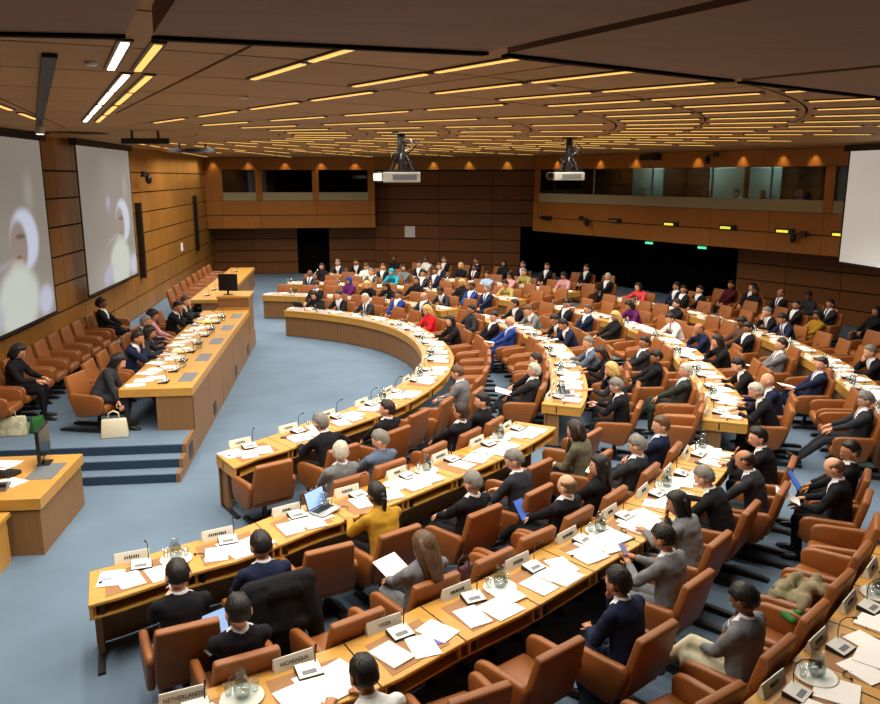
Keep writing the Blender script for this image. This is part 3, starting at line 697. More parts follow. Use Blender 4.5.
def hair_mesh(style):
    mb = MB()
    def fn(d, v):
        r_ = head_radius(d); t = .020 + .005 * math.sin(d.x * 11 + d.z * 7) * math.sin(d.y * 9 + d.z * 5) + .003 * math.sin(d.x * 31) * math.sin(d.y * 29 + d.z * 23) + .006 * max(0, d.z) - .008 * max(0, min(1, d.y * 2.2)) - .006 * max(0, abs(d.x) - .5) * 2
        hl = {'short': .60, 'balding': .80}.get(style, .60)
        # hairline: forehead in front, low at the nape
        tb = [(-1, -.78), (-.6, -.78), (-.2, -.58), (.0, -.22), (.22, .22), (.45, hl * .9), (1.01, hl)]
        lim = next(l0 + (l1 - l0) * (d.y - y0) / (y1 - y0) for (y0, l0), (y1, l1) in zip(tb, tb[1:]) if d.y <= y1)
        k = min(1, max(0, (d.z - lim) / .12))
        if style in ('short', 'balding', 'ponytail') and abs(d.x) > .80 and -.45 < d.z < .06 and d.y > -.45: k = 0
        if style == 'balding' and d.z > .55: k *= max(0, 1 - (d.z - .55) / .08)
        if style == 'curly': t = .030 + .006 * math.sin(d.x * 25) * math.sin(d.z * 23 + d.y * 21)
        if style in ('long', 'bob'): t = .026
        if style == 'balding': t = .013
        return d * (r_ - .012 + (t + .012) * k)
    mb.ball((0, 0, 0), 1, 28, 20, None, fn)
    if style in ('long', 'bob'):
        bot = -.30 if style == 'long' else -.15
        for s in (1, -1): mb.tube([(s * .062, .01, .06), (s * .086, -.01, -.02), (s * .080, -.02, -.10), (s * .066, -.03, bot * .9)], [(.022, .045), (.020, .05), (.020, .045), (.012, .030)], 8)
        mb.tube([(0, -.055, .06), (0, -.075, -.05), (0, -.085, -.15 if style == 'long' else -.10), (0, -.080, bot)], [(.085, .05), (.092, .045), (.085, .035), (.055, .018)], 10)
    if style == 'ponytail':
        mb.ball((0, -.115, .01), (.03, .03, .03), 8, 6)
        mb.tube([(0, -.11, .01), (0, -.135, -.03), (0, -.125, -.10), (0, -.11, -.17)], [.022, .028, .024, .008], 8)
    if style == 'scarf':
        mb = MB()
        def fs(d, v):
            r_ = head_radius(d); k = 0 if (d.y > .62 and -.75 < d.z < .45) else 1
            return d * (r_ + .020 * k - .01 * (1 - k))
        mb.ball((0, 0, 0), 1, 28, 20, None, fs)
        mb.tube([(0, -.03, -.02), (0, -.02, -.11), (0, .01, -.17), (0, .02, -.24)], [(.092, .09), (.085, .08), (.10, .085), (.13, .09)], 12)
    me = mb.mesh('hair_' + style, True)
    return me
HAIRM = {s: hair_mesh(s) for s in ('short', 'balding', 'long', 'bob', 'ponytail', 'curly', 'scarf')}
POSE_CACHE = {}
from mathutils import noise as mnoise
def fold(co, nr):
    '''cloth creases: ridged noise pushed along the normals'''
    out = []
    for c, n in zip(co, nr):
        q = Vector((c.x * 9, c.y * 9, c.z * 14)); d = mnoise.noise(q) * .007 - abs(mnoise.noise(q * 2.3)) * .007
        out.append(c + n * d)
    return out
def prepare_poses(keys):
    """voxel-join every pose's limbs into one skin, all in a single evaluation"""
    tmp = []
    raw = {}
    for key in keys:
        P_ = build_pose(*key); raw[key] = P_
        for part_, vox in (('body', .020), ('jacket', .016), ('trousers', .017)):
            me = P_[part_].mesh('tmp'); o = bpy.data.objects.new('tmp', me); COL.objects.link(o)
            m1 = o.modifiers.new('r', 'REMESH'); m1.mode = 'VOXEL'; m1.voxel_size = vox; m1.use_smooth_shade = True
            m2 = o.modifiers.new('s', 'SMOOTH'); m2.iterations = 6 if part_ != 'body' else 2; m2.factor = .5
            tmp.append((key, part_, o))
    dg = bpy.context.evaluated_depsgraph_get(); dg.update()
    out = {}
    for key, part_, o in tmp: out[key, part_] = bpy.data.meshes.new_from_object(o.evaluated_get(dg))
    for _, _, o in tmp:
        me = o.data; bpy.data.objects.remove(o); bpy.data.meshes.remove(me)
    for key in keys:
        P_ = raw[key]; fr = P_['fr']; D = {'head': fr['head'], 'fr': fr}
        # body: joined core + head and hands, one mesh
        core = out[key, 'body']; mb = MB(); mb.add([v.co for v in core.vertices], [tuple(p.vertices) for p in core.polygons])
        idx = [0] * len(mb.F)
        for q, mi in (('extra', 0), ('eyes', 1), ('iris', 2), ('lips', 3)):
            mb.add(P_[q].V, P_[q].F); idx += [mi] * len(P_[q].F)
        me = new_mesh('person_%s' % key[0], mb.V, mb.F, True)
        for m_ in (M_SKIN['a'], M_EYEW, M_EYED, M_LIP): me.materials.append(m_)
        me.polygons.foreach_set('material_index', idx); D['body'] = me; bpy.data.meshes.remove(core)
        # jacket split into cloth, shirt front and tie
        j = out[key, 'jacket']; H, up, rt, fw = fr['H'], fr['up'], fr['right'], fr['fwd']
        sets = {'jacket': [], 'shirt': [], 'tie': []}
        for p in j.polygons:
            c = p.center - H; t = c.dot(up) / fr['len']; x = c.dot(rt); f_ = c.dot(fw)
            which = 'jacket'
            if f_ > .02 and p.normal.dot(fw) > -.1 and f_ < .20 and t > .36 and (Vector(p.center) - fr['arms'][1][2]).length > .09 and (Vector(p.center) - fr['arms'][-1][2]).length > .09:
                wv = .012 + .085 * (t - .36) / .6
                if abs(x) < wv: which = 'tie' if abs(x) < .020 else 'shirt'
            sets[which].append(tuple(p.vertices))
        co = fold([v.co.copy() for v in j.vertices], [v.normal.copy() for v in j.vertices])
        for nm, fs in sets.items():
            used = sorted({i for f in fs for i in f}); mp = {i: k for k, i in enumerate(used)}
            D[nm] = new_mesh('%s_%s' % (nm, key[0]), [co[i] for i in used], [tuple(mp[i] for i in f) for f in fs], True) if fs else None
        bpy.data.meshes.remove(j)
        D['trousers'] = out[key, 'trousers']; D['trousers'].name = 'trousers_' + key[0]
        tr = D['trousers']; fc = fold([v.co.copy() for v in tr.vertices], [v.normal.copy() for v in tr.vertices])
        tr.vertices.foreach_set('co', [c for v in fc for c in v]); tr.update()
        D['trousers'].polygons.foreach_set('use_smooth', [True] * len(D['trousers'].polygons))
        D['collar'] = P_['collar'].mesh('collar', True)
        for s, nm in ((1, 'shoe_a'), (-1, 'shoe_b')): D[nm] = P_['shoes'][s].mesh('shoe', True)
        POSE_CACHE[key] = D
HSTY = {'s': 'short', 'r': 'balding', 'l': 'long', 'b': 'bob', 'p': 'ponytail', 'c': 'curly', 'f': 'scarf', 'x': None}
HWORD = {'s': 'short', 'r': 'receding', 'l': 'long', 'b': 'chin-length', 'p': 'tied-back', 'c': 'curly'}
CWORD = {'k': 'black', 'd': 'dark brown', 'g': 'grey', 'w': 'white', 'y': 'blonde', 'n': 'brown'}
TWORD = {'greygreen': 'dark grey-green', 'lightblue': 'light blue', 'bluegrey': 'blue-grey'}
AWORD = {'write': 'bent over papers', 'desk': 'with both hands on the desk', 'reach': 'with one arm stretched out', 'chin': 'with hand to chin', 'chinlap': 'resting chin on one hand', 'phone': 'looking at a phone',
         'lap': 'sitting back with hands in lap', 'read': 'reading papers in the lap', 'relax': 'leaning back over papers on knees', 'cross': 'leaning back with legs crossed', 'arms': 'with arms on the armrests', 'stretch': 'with legs stretched out',
         'slump': 'slumped with hand over mouth', 'brow': 'with a hand on the forehead', 'bend': 'stooping sideways to a handbag', 'stand': 'standing'}
def person(x, y, rotz, pose, yaw, top, hair, skin, tie, place, z=0, trousers=None, group=None, desc=None, scale=1.0):
    D = POSE_CACHE[pose, yaw]
    o = obj('person', D['body'], None, None, (x, y, z), rotz)
    if skin != 'a':
        o.material_slots[0].link = 'OBJECT'; o.material_slots[0].material = M_SKIN[skin]
    dress = tie != '-'
    jm = TOPC[top]
    def sub(nm, me, m):
        if me is None: return
        c = bpy.data.objects.new(nm, me); COL.objects.link(c); c.parent = o
        if len(me.materials) == 0: me.materials.append(None)
        c.material_slots[0].link = 'OBJECT'; c.material_slots[0].material = m
        return c
    sub('jacket', D['jacket'], jm)
    sub('shirt', D['shirt'], M_SHIRT if dress else jm); sub('collar', D['collar'], M_SHIRT if dress else jm)
    sub('tie', D['tie'], TIEC[tie] if tie in TIEC else (M_SHIRT if dress else jm))
    dark = top in ('black', 'navy', 'charcoal', 'blue', 'grey', 'greygreen')
    sub('trousers', D['trousers'], TOPC[trousers] if trousers else (jm if dark else TOPC['black']))
    sub('shoe', D['shoe_a'], M_SHOE); sub('shoe', D['shoe_b'], M_SHOE)
    st = HSTY[hair[0]]
    if st:
        hm = HAIRC[hair[1]] if hair[0] != 'f' else TOPC[hair[1:]]
        c = sub('headscarf' if hair[0] == 'f' else 'hair', HAIRM[st], hm); c.matrix_basis = D['head']
    if desc is None:
        hw = 'bald person' if hair[0] == 'x' else 'person in %s headscarf' % hair[1:] if hair[0] == 'f' else '%s-haired person' % ('%s %s' % (HWORD[hair[0]], CWORD[hair[1]])).replace(' ', '-')
        tw = TWORD.get(top, top); kind = 'suit' if tie in 'rbkw' and tie != '-' else 'top'
        desc = '%s %s %s %s, %s %s' % (hw, 'with' if hair[0] == 'f' else 'in', tw, kind, AWORD[pose], place)
    tag(o, ' '.join(desc.split()[:16]), 'person', group)
    return o

# ------------------------------------------------------------------ seating
ROWR = {'1o': RING[0] + 1.06, '2i': RING[1] - .42, '2o': RING[1] + 1.06, '3i': RING[2] - .42, '3o': RING[2] + 1.06, '4i': RING[3] - .42, '4o': RING[3] + 1.06, '5i': 17.15, 'w': 18.35}
PLACE = {'1o': 'at the innermost desk', '2i': 'backed against second desk', '2o': 'at the second desk', '3i': 'backed against third desk', '3o': 'at the third desk',
         '4i': 'backed against outer desk', '4o': 'at the outer desk', '5i': 'behind the outer desk', 'w': 'along the hall wall'}
# row, angle round the seating centre, pose, head turn, clothing, hair, skin, tie, (trousers)
PEOPLE = [l.split() for l in """
2o -70.4 phone 0 black sk a w 0.50
2o -66.4 read 0 navy sk b w 0.35
2o -58.5 desk 0 yellow pk b - 0.15
2o -53.2 relax 0 black sg a w 0.43
2o -48.6 read 30 charcoal sg a w 0.50
2o -40.7 chinlap 0 olive bd a - 0.50
1o -52.4 reach 0 black sg a w 0.2
1o -45.2 lap 30 black sd a w 0.27
1o -28.0 read 0 grey sn a w 0.20
1o 10.1 desk 30 black lk a - -0.10
1o 22.1 read 0 red ly a - -0.15
1o 42.4 desk 0 charcoal sw a b -0.15
1o 49.9 desk 0 black sk a w -0.15
1o 55.7 write 0 black lk a - -0.15
2i 40.6 lap 0 blue sd b w -0.45
2i 35.7 relax 0 charcoal rg a w -0.18
2i 18.9 arms 0 charcoal sk b - -0.45
2i 11.1 lap 30 black sk a w -0.33
2i 6.9 relax 0 blue xa a b -0.15
2i -23.7 cross 0 charcoal sw a w 0
2i -18.6 lap 0 black sd a w 0
2i -37.6 lap 30 black sk a - 0
2i -41.7 cross 0 black sd b w 0
2i -56.1 lap -30 grey sw a w 0
2i -52.0 relax 30 bluegrey sg a - 0
3i -68.8 stretch 0 black sk a w 0
3i -60.1 relax 0 grey ln a - 0
3i -49.8 cross 0 black rn a w 0
3i -46.1 lap 30 black lk a - 0
3i -41.4 relax 0 charcoal sg a b 0
3i -36.7 lap 30 navy sn a w 0
3i -20.1 cross 0 greygreen sw a b -0.08
2o -20.8 chin 0 charcoal by a - 0.15
2o -27.4 phone 0 black sg a r 0.23
2o -12.8 write 30 black ld b - 0.12
2o -8.3 desk 30 bluegrey sg a b -0.15
2o 4.5 write 0 navy sk b w -0.15
2o 8.0 write 0 black sk b w -0.15
2o 16.4 write 0 grey sn a w -0.15
2o 21.3 desk -30 black sk b w -0.15
3i -14.8 relax 0 black sk b - -0.45
3i -8.4 lap 30 charcoal sk b w -0.45
3i 7.4 relax 0 black ly a - -0.24
3i 12.7 lap 0 navy sn a w -0.45
3i 18.0 relax 30 black sk a w -0.45
3o 14.9 write 0 purple bk b - -0.15
3o 5.7 write 0 white sd a k -0.15
3o -0.8 chin 0 navy rn b - -0.15
3o -7.0 chin 0 black lk a - -0.15
3o -16.2 write 0 black sk a w -0.15
3o -21.7 desk 0 navy xa a w 0.03
3o -24.5 write 0 black sw a w -0.09
4i 12.8 lap -30 black sk a - -0.45
4i -8.7 cross 0 grey sd a r -0.45
4i -15.6 cross 30 navy sd a b -0.20
4i -25.3 stretch 0 charcoal sg a r 0
4i -1.1 relax 0 black sk b w -0.45
4i 1.5 relax 0 brown sk c - -0.30
4o -10.7 chin 0 black sg a w -0.15
4o 6.4 chin 0 black sg a w -0.15
4o 3.5 write 0 navy sk b b -0.15
5i 8.8 lap 30 black sk b w -0.32
5i 4.0 relax 0 mustard bk b - -0.73
w 8.5 lap 0 charcoal sk b k -0.52
w 4.5 cross 0 black lk b - -0.20
w 21.2 lap 0 maroon sk b - -0.26
w 17.1 lap 0 black sk c - -0.65
w 19.1 lap -30 black sk a w -0.08
w 15.0 lap 0 black rk b b -0.33
w 13.0 read 30 charcoal sk c - 0.22
3o -36.0 desk 30 black sk a w 0.00
3o -40.3 brow 0 charcoal rd b b 0.07
3o -43.7 write 0 black sg a w -0.08
3o -48.0 chin 30 grey bk b - -0.05
3o -51.9 phone 0 grey sk b w 0.17
3o -56.2 chinlap 0 navy sk b r 0.36
4i -39.2 read 0 black rn a b -0.19
4i -36.2 lap 30 black sk b w -0.26
4i -54.1 slump 0 grey sk c w 0 cream
3o -66.3 write 0 white sk b - 0.15
3i 70.7 lap 0 charcoal rk c b 0
4i 72.3 lap 0 black lk a - -0.45
4o 71.9 desk 0 charcoal sg a w -0.15
4o 69.5 desk 0 black sk b w 0.15
4i 65.9 relax 0 white sn a - 0
2i 62.4 relax 0 black sd a w 0
2o 59.8 lap 0 purple fblue b - -0.15
2o 55.0 write 0 black by a - -0.15
3o 62.3 desk 0 olive sg a w -0.15
4i 63.2 lap 30 black sn a w 0
3o 59.4 desk 0 turquoise fturquoise a - 0.15
4i 59.8 lap 0 grey bk a - -0.01
w 66.1 lap 0 black sk c - -0.80
4o 59.8 lap 0 black sd a w -0.15
w 61.6 lap 0 white sk c - -0.80
w 59.2 lap 0 black sn a w -0.65
4o 56.4 desk 30 navy sn a w -0.15
3o 53.9 cross 0 charcoal sk b w -0.15
3i 49.7 arms 0 black sk b - -0.45
4i 53.8 lap 0 navy sk b w -0.45
2o 39.8 write 0 charcoal sk c w 0.01
2o 51.0 write 0 black ld b - -0.15
4o 53.9 lap 0 black ly a - 0.08
4o 51.4 lap 0 black sk c r -0.15
w 55.0 lap 0 black sk b w -0.45
3i 42.5 relax 0 black by a - 0
3i 38.5 lap 0 blue sk c w -0.45
3i 35.2 lap -30 navy sg a b -0.45
4i 45.3 lap 0 lightblue sk b - -0.38
4i 42.7 relax 0 pink lk b - 0
w 50.5 lap 0 black lk b - -0.80
3o 38.2 write 0 khaki sk b - -0.15
4o 43.3 desk 0 khaki sg a - -0.15
w 47.8 lap 0 black sn a w -0.80
w 44.4 lap 0 black sn a w -0.80
4o 37.3 read 0 pink lk b - -0.15
w 40.1 lap -30 black sd a w -0.21
5i 33.2 cross 0 black sw a w -0.73
4o 25.5 reach 0 coral bd a - -0.15
4o 20.8 lap 30 black sk b w 0.11
4o 23.1 lap -30 navy sk b w 0.50
5i 20.0 cross 0 black sd a w -0.80
""".strip().split('\n')]
DAIS_PEOPLE = [l.split() for l in """
-4.02 15.05 0 chin 0 navy sk b w
-4.05 15.75 0 write 0 charcoal bk b -
-4.22 16.70 0 desk 0 charcoal sg b w
-4.22 17.50 0 read 0 pink bk b -
-4.02 18.72 0 chin -30 black sk b w
-4.02 19.60 0 chin 0 charcoal sn a w
-4.05 13.25 0 bend 0 charcoal lk a -
-5.62 13.98 0 read 0 black bk a -
-5.62 19.30 0 lap 0 black ck c w
""".strip().split('\n')]
keys = sorted({(p[2], int(p[3])) for p in PEOPLE} | {(p[3], int(p[4])) for p in DAIS_PEOPLE})
prepare_poses(keys)
GROUPN = {'1o': 'people at the innermost desk ring', '2i': 'people with their backs to the second desk ring', '2o': 'people at the second desk ring', '3i': 'people with their backs to the third desk ring',
          '3o': 'people at the third desk ring', '4i': 'people with their backs to the outer desk ring', '4o': 'people at the outer desk ring', '5i': 'people behind the outer desk ring', 'w': 'people along the hall wall'}
seen = {}
SPECIAL = {86: 'person in purple top and blue headscarf sitting back at the second desk', 90: 'person in turquoise top and headscarf at the third desk', 1: 'person in navy suit with short black hair, black coat over the chair',
           78: 'person in grey jacket and cream trousers slumped with hand over mouth',
           79: 'person in white shirt with short black hair at the NICARAGUA nameplate',
           25: 'person in black suit with open laptop in front of the NETHERLANDS nameplate',
           76: 'balding person in black suit holding loose papers and a blue tablet',
           55: 'grey-haired person in charcoal suit, legs stretched out, holding a phone',
           27: 'balding person in black suit, legs crossed, with tablet on the lap',
           10: 'blonde person in bright red jacket reading at the innermost desk',
           18: 'bald person in blue suit reading, beside a run of empty armchairs',
           2: 'person in yellow jacket with tied-back black hair typing on a laptop',
           23: 'white-haired person in grey suit leaning towards a neighbour in blue-grey'}
def short_desc(p):
    hw = 'bald person' if p[5][0] == 'x' else 'headscarfed person' if p[5][0] == 'f' else '%s-haired person' % CWORD[p[5][1]].replace(' ', '-')
    return '%s in %s' % (hw, TWORD.get(p[4], p[4]))
WHO = {k: [(float(p[1]), short_desc(p)) for p in PEOPLE if p[0] == k] for k in ROWR}
def seat_of(n, lx=0, ly=0):
    """a point lx to the side and ly in front of the n-th person's seat, with the seat's angle"""
    p = PEOPLE[n]; a = float(p[1]); x, y = polw(ROWR[p[0]] + (float(p[8]) if len(p) > 8 else 0), a); t = R(a)
    return x - math.cos(t) * ly - math.sin(t) * lx, y - math.sin(t) * ly + math.cos(t) * lx, a
used = {k: [] for k in ROWR}
for n_p, p in enumerate(PEOPLE):
    row, a = p[0], float(p[1]); dr = float(p[8]) if len(p) > 8 else 0; x, y = polw(ROWR[row] + dr, a)
    used[row].append((a, dr))
    person(x, y, face_in(a), p[2], int(p[3]), p[4], p[5], p[6], p[7], PLACE[row], 0, p[9] if len(p) > 9 else None, GROUPN[row], SPECIAL.get(n_p))
# armchairs: one under everyone seated, the gaps filled with empty ones
RANGE = {'1o': [(-60.5, 59)], '2i': [(-59, -35), (-26, 26.5), (35, 64)], '2o': [(-73, -36), (-26.5, 26), (36, 73)], '3i': [(-71, -35), (-26, 26.5), (35, 73)], '3o': [(-71.5, -34.8), (-26.5, 26.5), (35, 74)],
         '4i': [(-61, -35), (-26, 26.5), (35, 73)], '4o': [(-26, 26.5), (35, 73)], '5i': [(-6, 24), (31, 35)], 'w': [(0, 24), (38, 66)]}
for row, rs in RANGE.items():
    pitch = math.degrees((.80 if row[-1] == 'o' else .76) / ROWR[row])
    if row == '5i': pitch *= 1.35
    for lo, hi in rs:
        U_ = sorted(q for q in used[row] if lo - 4 <= q[0] <= hi + 4); A_ = [q[0] for q in U_]; ch = [(a, dr, True) for a, dr in U_]
        edges = [lo - pitch] + A_ + [hi + pitch]
        for u, v in zip(edges, edges[1:]):
            n = int(round((v - u) / pitch)) - 1
            if n > 0 and (v - u) / (n + 1) < pitch * .86: n -= 1
            for k in range(1, n + 1): ch.append((u + (v - u) * k / (n + 1), 0, False))
        for a, dr, occ in ch:
            x, y = polw(ROWR[row] + dr, a); jit = 0 if occ else random.uniform(-.12, .12)
            state = 'occupied' if occ else 'empty'
            side = {'1o': 'drawn up to the innermost curved desk', '2o': 'drawn up to the second curved desk', '3o': 'drawn up to the third curved desk', '4o': 'drawn up to the outer curved desk',
                    '2i': 'with its back against the second curved desk', '3i': 'with its back against the third curved desk', '4i': 'with its back against the outer curved desk',
                    '5i': 'standing loose behind the outer curved desk', 'w': 'in the row along the hall wall'}[row]
            near = min(((abs(q - a), w_) for q, w_ in WHO[row]), default=(99, ''))
            if occ: lab = 'tan leather armchair under the %s %s' % (near[1], PLACE[row])
            elif near[0] < pitch * 1.45: lab = 'empty tan leather armchair beside the %s %s' % (near[1], PLACE[row])
            else: lab = 'empty tan leather armchair %s' % side
            chair(x, y, face_in(a) + jit, ' '.join(lab.split()[:16]), '%s armchairs %s' % (state, side))
# dais: speakers' chairs and the row along the panelled wall
for p in DAIS_PEOPLE:
    x, y = float(p[0]), float(p[1]); fx = R(-90 + float(p[2]))
    wallrow = x < -5
    desc = {'-5.62 13.98': 'person in black dress with chin-length hair and bag on lap by the wall', '-5.62 19.30': 'curly-haired person in black suit alone in the armchairs under the screen',
            '-4.05 13.25': 'long-haired person in charcoal stooping from the end chair to a cream handbag'}.get(p[0] + ' ' + p[1])
    person(x, y, fx, p[3], int(p[4]), p[5], p[6], p[7], p[8], 'at the dais desk', DZ, None, 'people on the dais', desc)
for y in (13.25, 14.25, 15.05, 15.85, 16.70, 17.50, 18.72, 19.60):
    occ = y not in (14.25,)
    chair(-4.22 if y > 14 else -4.16, y, R(-90 - (15 if y < 14 else 0)), '%s tan leather armchair behind the raised dais desk' % ('occupied' if occ else 'empty'), '%s armchairs behind the dais desk' % ('occupied' if occ else 'empty'), DZ)
for i in range(10):
    y = 13.25 + .73 * i
    if i == 8: y = 19.30
    if i == 9: y = 20.05
    occ = i in (1, 8)
    chair(-5.72, y, R(-90), '%s tan leather armchair against the panelled wall below the screens' % ('occupied' if occ else 'empty'), '%s armchairs below the screens' % ('occupied' if occ else 'empty'), DZ)
for i in range(8): chair(-4.75, 23.4 + .95 * i, R(-90), 'empty tan leather armchair behind the far dais desk past the lectern', 'empty armchairs behind the far dais desk', DZ)

# ------------------------------------------------------------------ dais desk, lectern, far dais desk
def furn(name, label, cat, loc, group=None): return tag(empty(name, loc), label, cat, group)
d = furn('dais_desk', 'long raised oak desk of the chairing table on the dais', 'desk', (-3.17, 16.95, DZ))
box_obj('desk_top', 1.16, 7.9, .13, M_DESK, (0, 0, .59), 0, d)
for yy in (-3.9, 3.9): box_obj('end_panel', .58, .05, .588, M_FRONT, (.28, yy, 0), 0, d)
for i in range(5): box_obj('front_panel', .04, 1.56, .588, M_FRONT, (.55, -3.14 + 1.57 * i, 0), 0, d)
box_obj('modesty_board', .03, 7.7, .50, M_BLK2, (.0, 0, .08), 0, d)
for i in range(5): box_obj('inset_plate', .24, .62, .004, M_GREYP, (.38, -3.2 + 1.55 * i, .72), 0, d)
d = furn('lectern', 'boxy oak lectern at the far end of the chairing desk', 'lectern', (-3.0, 21.45, DZ))
box_obj('body', .78, .96, 1.02, M_FRONT, (0, 0, 0), 0, d); box_obj('top', .84, 1.02, .05, M_DESK, (0, 0, 1.02), 0, d); box_obj('ledge', .84, .06, .08, M_DESK, (0, -.50, .70), 0, d)
d = furn('dais_desk', 'lower oak desk on the dais beyond the lectern', 'desk', (-3.95, 26.9, DZ))
box_obj('desk_top', .9, 8.2, .10, M_DESK, (-.05, 0, .62), 0, d)
for i in range(5): box_obj('front_panel', .04, 1.62, .61, M_FRONT, (.34, -3.26 + 1.63 * i, 0), 0, d)
for yy in (-4.05, 4.05): box_obj('end_panel', .5, .04, .61, M_FRONT, (.06, yy, 0), 0, d)

def monitor(x, y, z, rot, w_, h_, label):
    o = tag(empty('monitor', (x, y, z), rot), label, 'monitor')
    box_obj('stand_foot', .22, .16, .015, M_BLK2, (0, 0, 0), 0, o); box_obj('stand_neck', .05, .03, .14, M_BLK2, (0, .02, .012), 0, o)
    c = box_obj('display_case', w_, .035, h_, M_BLK2, (0, 0, .10), 0, o)
    box_obj('display', w_ - .04, .006, h_ - .04, mat('dark_display', '#0c0d12', .15, .6), (0, -.019, .02), 0, c)
    return o
monitor(-3.15, 21.3, DZ + 1.07, R(170), .50, .44, 'black flat monitor standing on the lectern')

# ------------------------------------------------------------------ technicians' counter by the steps
d = furn('control_counter', 'square oak counter with monitor and telephone at the foot of the steps', 'counter', (-4.30, 10.26, 0))
box_obj('body', 1.06, 1.54, .58, M_FRONT, (.0, 0, .0), 0, d); box_obj('top', 1.12, 1.60, .14, M_DESK, (0, 0, .60), 0, d); box_obj('inset_plate', .34, .6, .004, M_GREYP, (.30, .15, .74), 0, d)
d = furn('control_counter', 'low oak counter adjoining the square one with telephone', 'counter', (-4.75, 7.9, 0))
box_obj('body', 1.30, 2.9, .56, M_DESK, (0, 0, 0), 0, d); box_obj('top', 1.36, 3.0, .05, M_DESK, (0, 0, .56), 0, d)
monitor(-4.12, 10.72, .74, R(95), .52, .42, 'thin black monitor at the back of the square counter')
monitor(-4.36, 9.62, .61, R(98), .56, .56, 'black monitor on the low counter turned edge-on')
o = furn('desk_phone', 'black office telephone on the square counter', 'telephone', (-4.42, 10.3, .74)); o.rotation_euler.z = R(70)
box_obj('base', .22, .20, .05, M_BLK2, (0, 0, 0), 0, o); box_obj('handset', .06, .22, .04, M_BLK2, (-.08, 0, .05), 0, o)
o = furn('desk_phone', 'grey conference telephone beside the loose papers on the square counter', 'telephone', (-4.35, 9.85, .74)); o.rotation_euler.z = R(95)
box_obj('base', .22, .20, .05, M_GREYP, (0, 0, 0), 0, o); box_obj('handset', .06, .22, .04, M_BLK2, (-.08, 0, .05), 0, o)
sheet = {}
def paper(x, y, z, rot, label, group, w_=.21, l_=.297, t=.004, m=None, name='paper_sheet', cat='paper'):
    o = box_obj(name, w_, l_, t, m or M_PAPER, (x, y, z), rot); return tag(o, label, cat, group)
for k, (x, y, r_) in enumerate(((-4.62, 10.75, 80), (-4.66, 10.45, 100), (-4.3, 10.05, 60), (-4.62, 9.95, 95))):
    paper(x, y, .742, R(r_), 'loose white page on the square technicians counter', 'pages on the square counter', .25, .34, .006)

# ------------------------------------------------------------------ what stands on the desks
mic_d = dict(
    housing=MB().prism([(-.08, 0), (.08, 0), (.08, .045), (-.08, .018)], 'x', -.10, .10).mesh('mic_housing', bevel=.004, segs=1),
    top=MB().prism([(-.076, .0205), (.076, .0465), (.076, .049), (-.076, .023)], 'x', -.094, .094).mesh('mic_top'),
    grille=MB().prism([(-.050, .0275), (-.010, .0345), (-.010, .037), (-.050, .030)], 'x', -.06, .05).mesh('mic_grille'),
    neck=MB().tube([(.07, .06, .04), (.07, .065, .12), (.068, .055, .20), (.06, .01, .26), (.055, -.04, .285)], .0045, 6).tube([(.055, -.04, .285), (.054, -.075, .295)], .010, 6).mesh('mic_neck', True),
    neck2=MB().tube([(.07, .06, .04), (.07, .065, .10), (.08, .07, .15)], .006, 6).tube([(.08, .07, .15), (.082, .07, .185)], .010, 6).mesh('mic_neck', True))
for k, m_ in (('housing', M_BLK2), ('top', M_MIC), ('grille', M_GREYP), ('neck', M_BLK2), ('neck2', M_BLK2)): mic_d[k].materials.append(m_)
plate = MB().prism([(-.035, 0), (.035, 0), (.004, .105), (-.004, .105)], 'x', -.165, .165).mesh('nameplate'); plate.materials.append(M_PLATE)
def letters(n):
    mb = MB(); mt = Matrix.Translation((0, -.0215, .055)) @ Matrix.Rotation(R(-16.5), 4, 'X')
    rr = random.Random(n); x = -n * .0105
    for i in range(n):
        w_ = rr.uniform(.010, .016); mb.box(x, x + w_, -.0008, .0008, -.014, .014, mt); x += .021
    me = mb.mesh('lettering_%d' % n); me.materials.append(M_INK); return me
LET = [letters(n) for n in (5, 6, 7, 8, 9)]
tray_m = MB().lathe([(.10, 0), (.155, .008), (.16, .014), (.15, .012), (.09, .006)], 24).mesh('tray', True); tray_m.materials.append(mat('tray_white', '#dfdcd2', .3, .5))
car_m = MB().lathe([(.050, 0), (.066, .03), (.068, .09), (.050, .15), (.034, .175), (.042, .20), (.039, .20), (.030, .175), (.046, .15), (.062, .09), (.060, .03), (.045, .008)], 16).mesh('carafe', True); car_m.materials.append(M_GLASS)
car_h = MB().tube([(.050, 0, .15), (.092, 0, .15), (.098, 0, .10), (.066, 0, .06)], .007, 6).mesh('carafe_handle', True); car_h.materials.append(M_GLASS)
wat_m = MB().lathe([(.044, .009), (.058, .03), (.060, .085), (.01, .086)], 14).mesh('water', True); wat_m.materials.append(glass_mat('water_fill', '#e6eeee', .1, .12))
gls_m = MB().lathe([(.026, 0), (.034, .09), (.031, .09), (.024, .006)], 12).mesh('glass', True); gls_m.materials.append(M_GLASS)
ear_m = MB().tube([(-.05, 0, .008), (-.02, .035, .008), (.03, .03, .008), (.06, -.01, .008), (.05, -.05, .008)], .0045, 5).ball((-.055, -.005, .012), (.018, .012, .012), 8, 6).mesh('earpiece', True); ear_m.materials.append(M_BLK2)
pad_m = MB().box(-.035, .035, -.05, .05, 0, .012).mesh('remote', bevel=.003, segs=1); pad_m.materials.append(M_BLK2)
def place_local(r0, a, lx, ly):
    """lx along the desk, ly towards the seating centre, from radius r0"""
    x, y = polw(r0 - ly, a); t = R(a); return x - math.sin(t) * lx, y + math.cos(t) * lx
NAMES = {(2, 0): 'NETHERLANDS', (2, 1): 'NICARAGUA', (2, 2): 'NIGER'}
cnt = {}
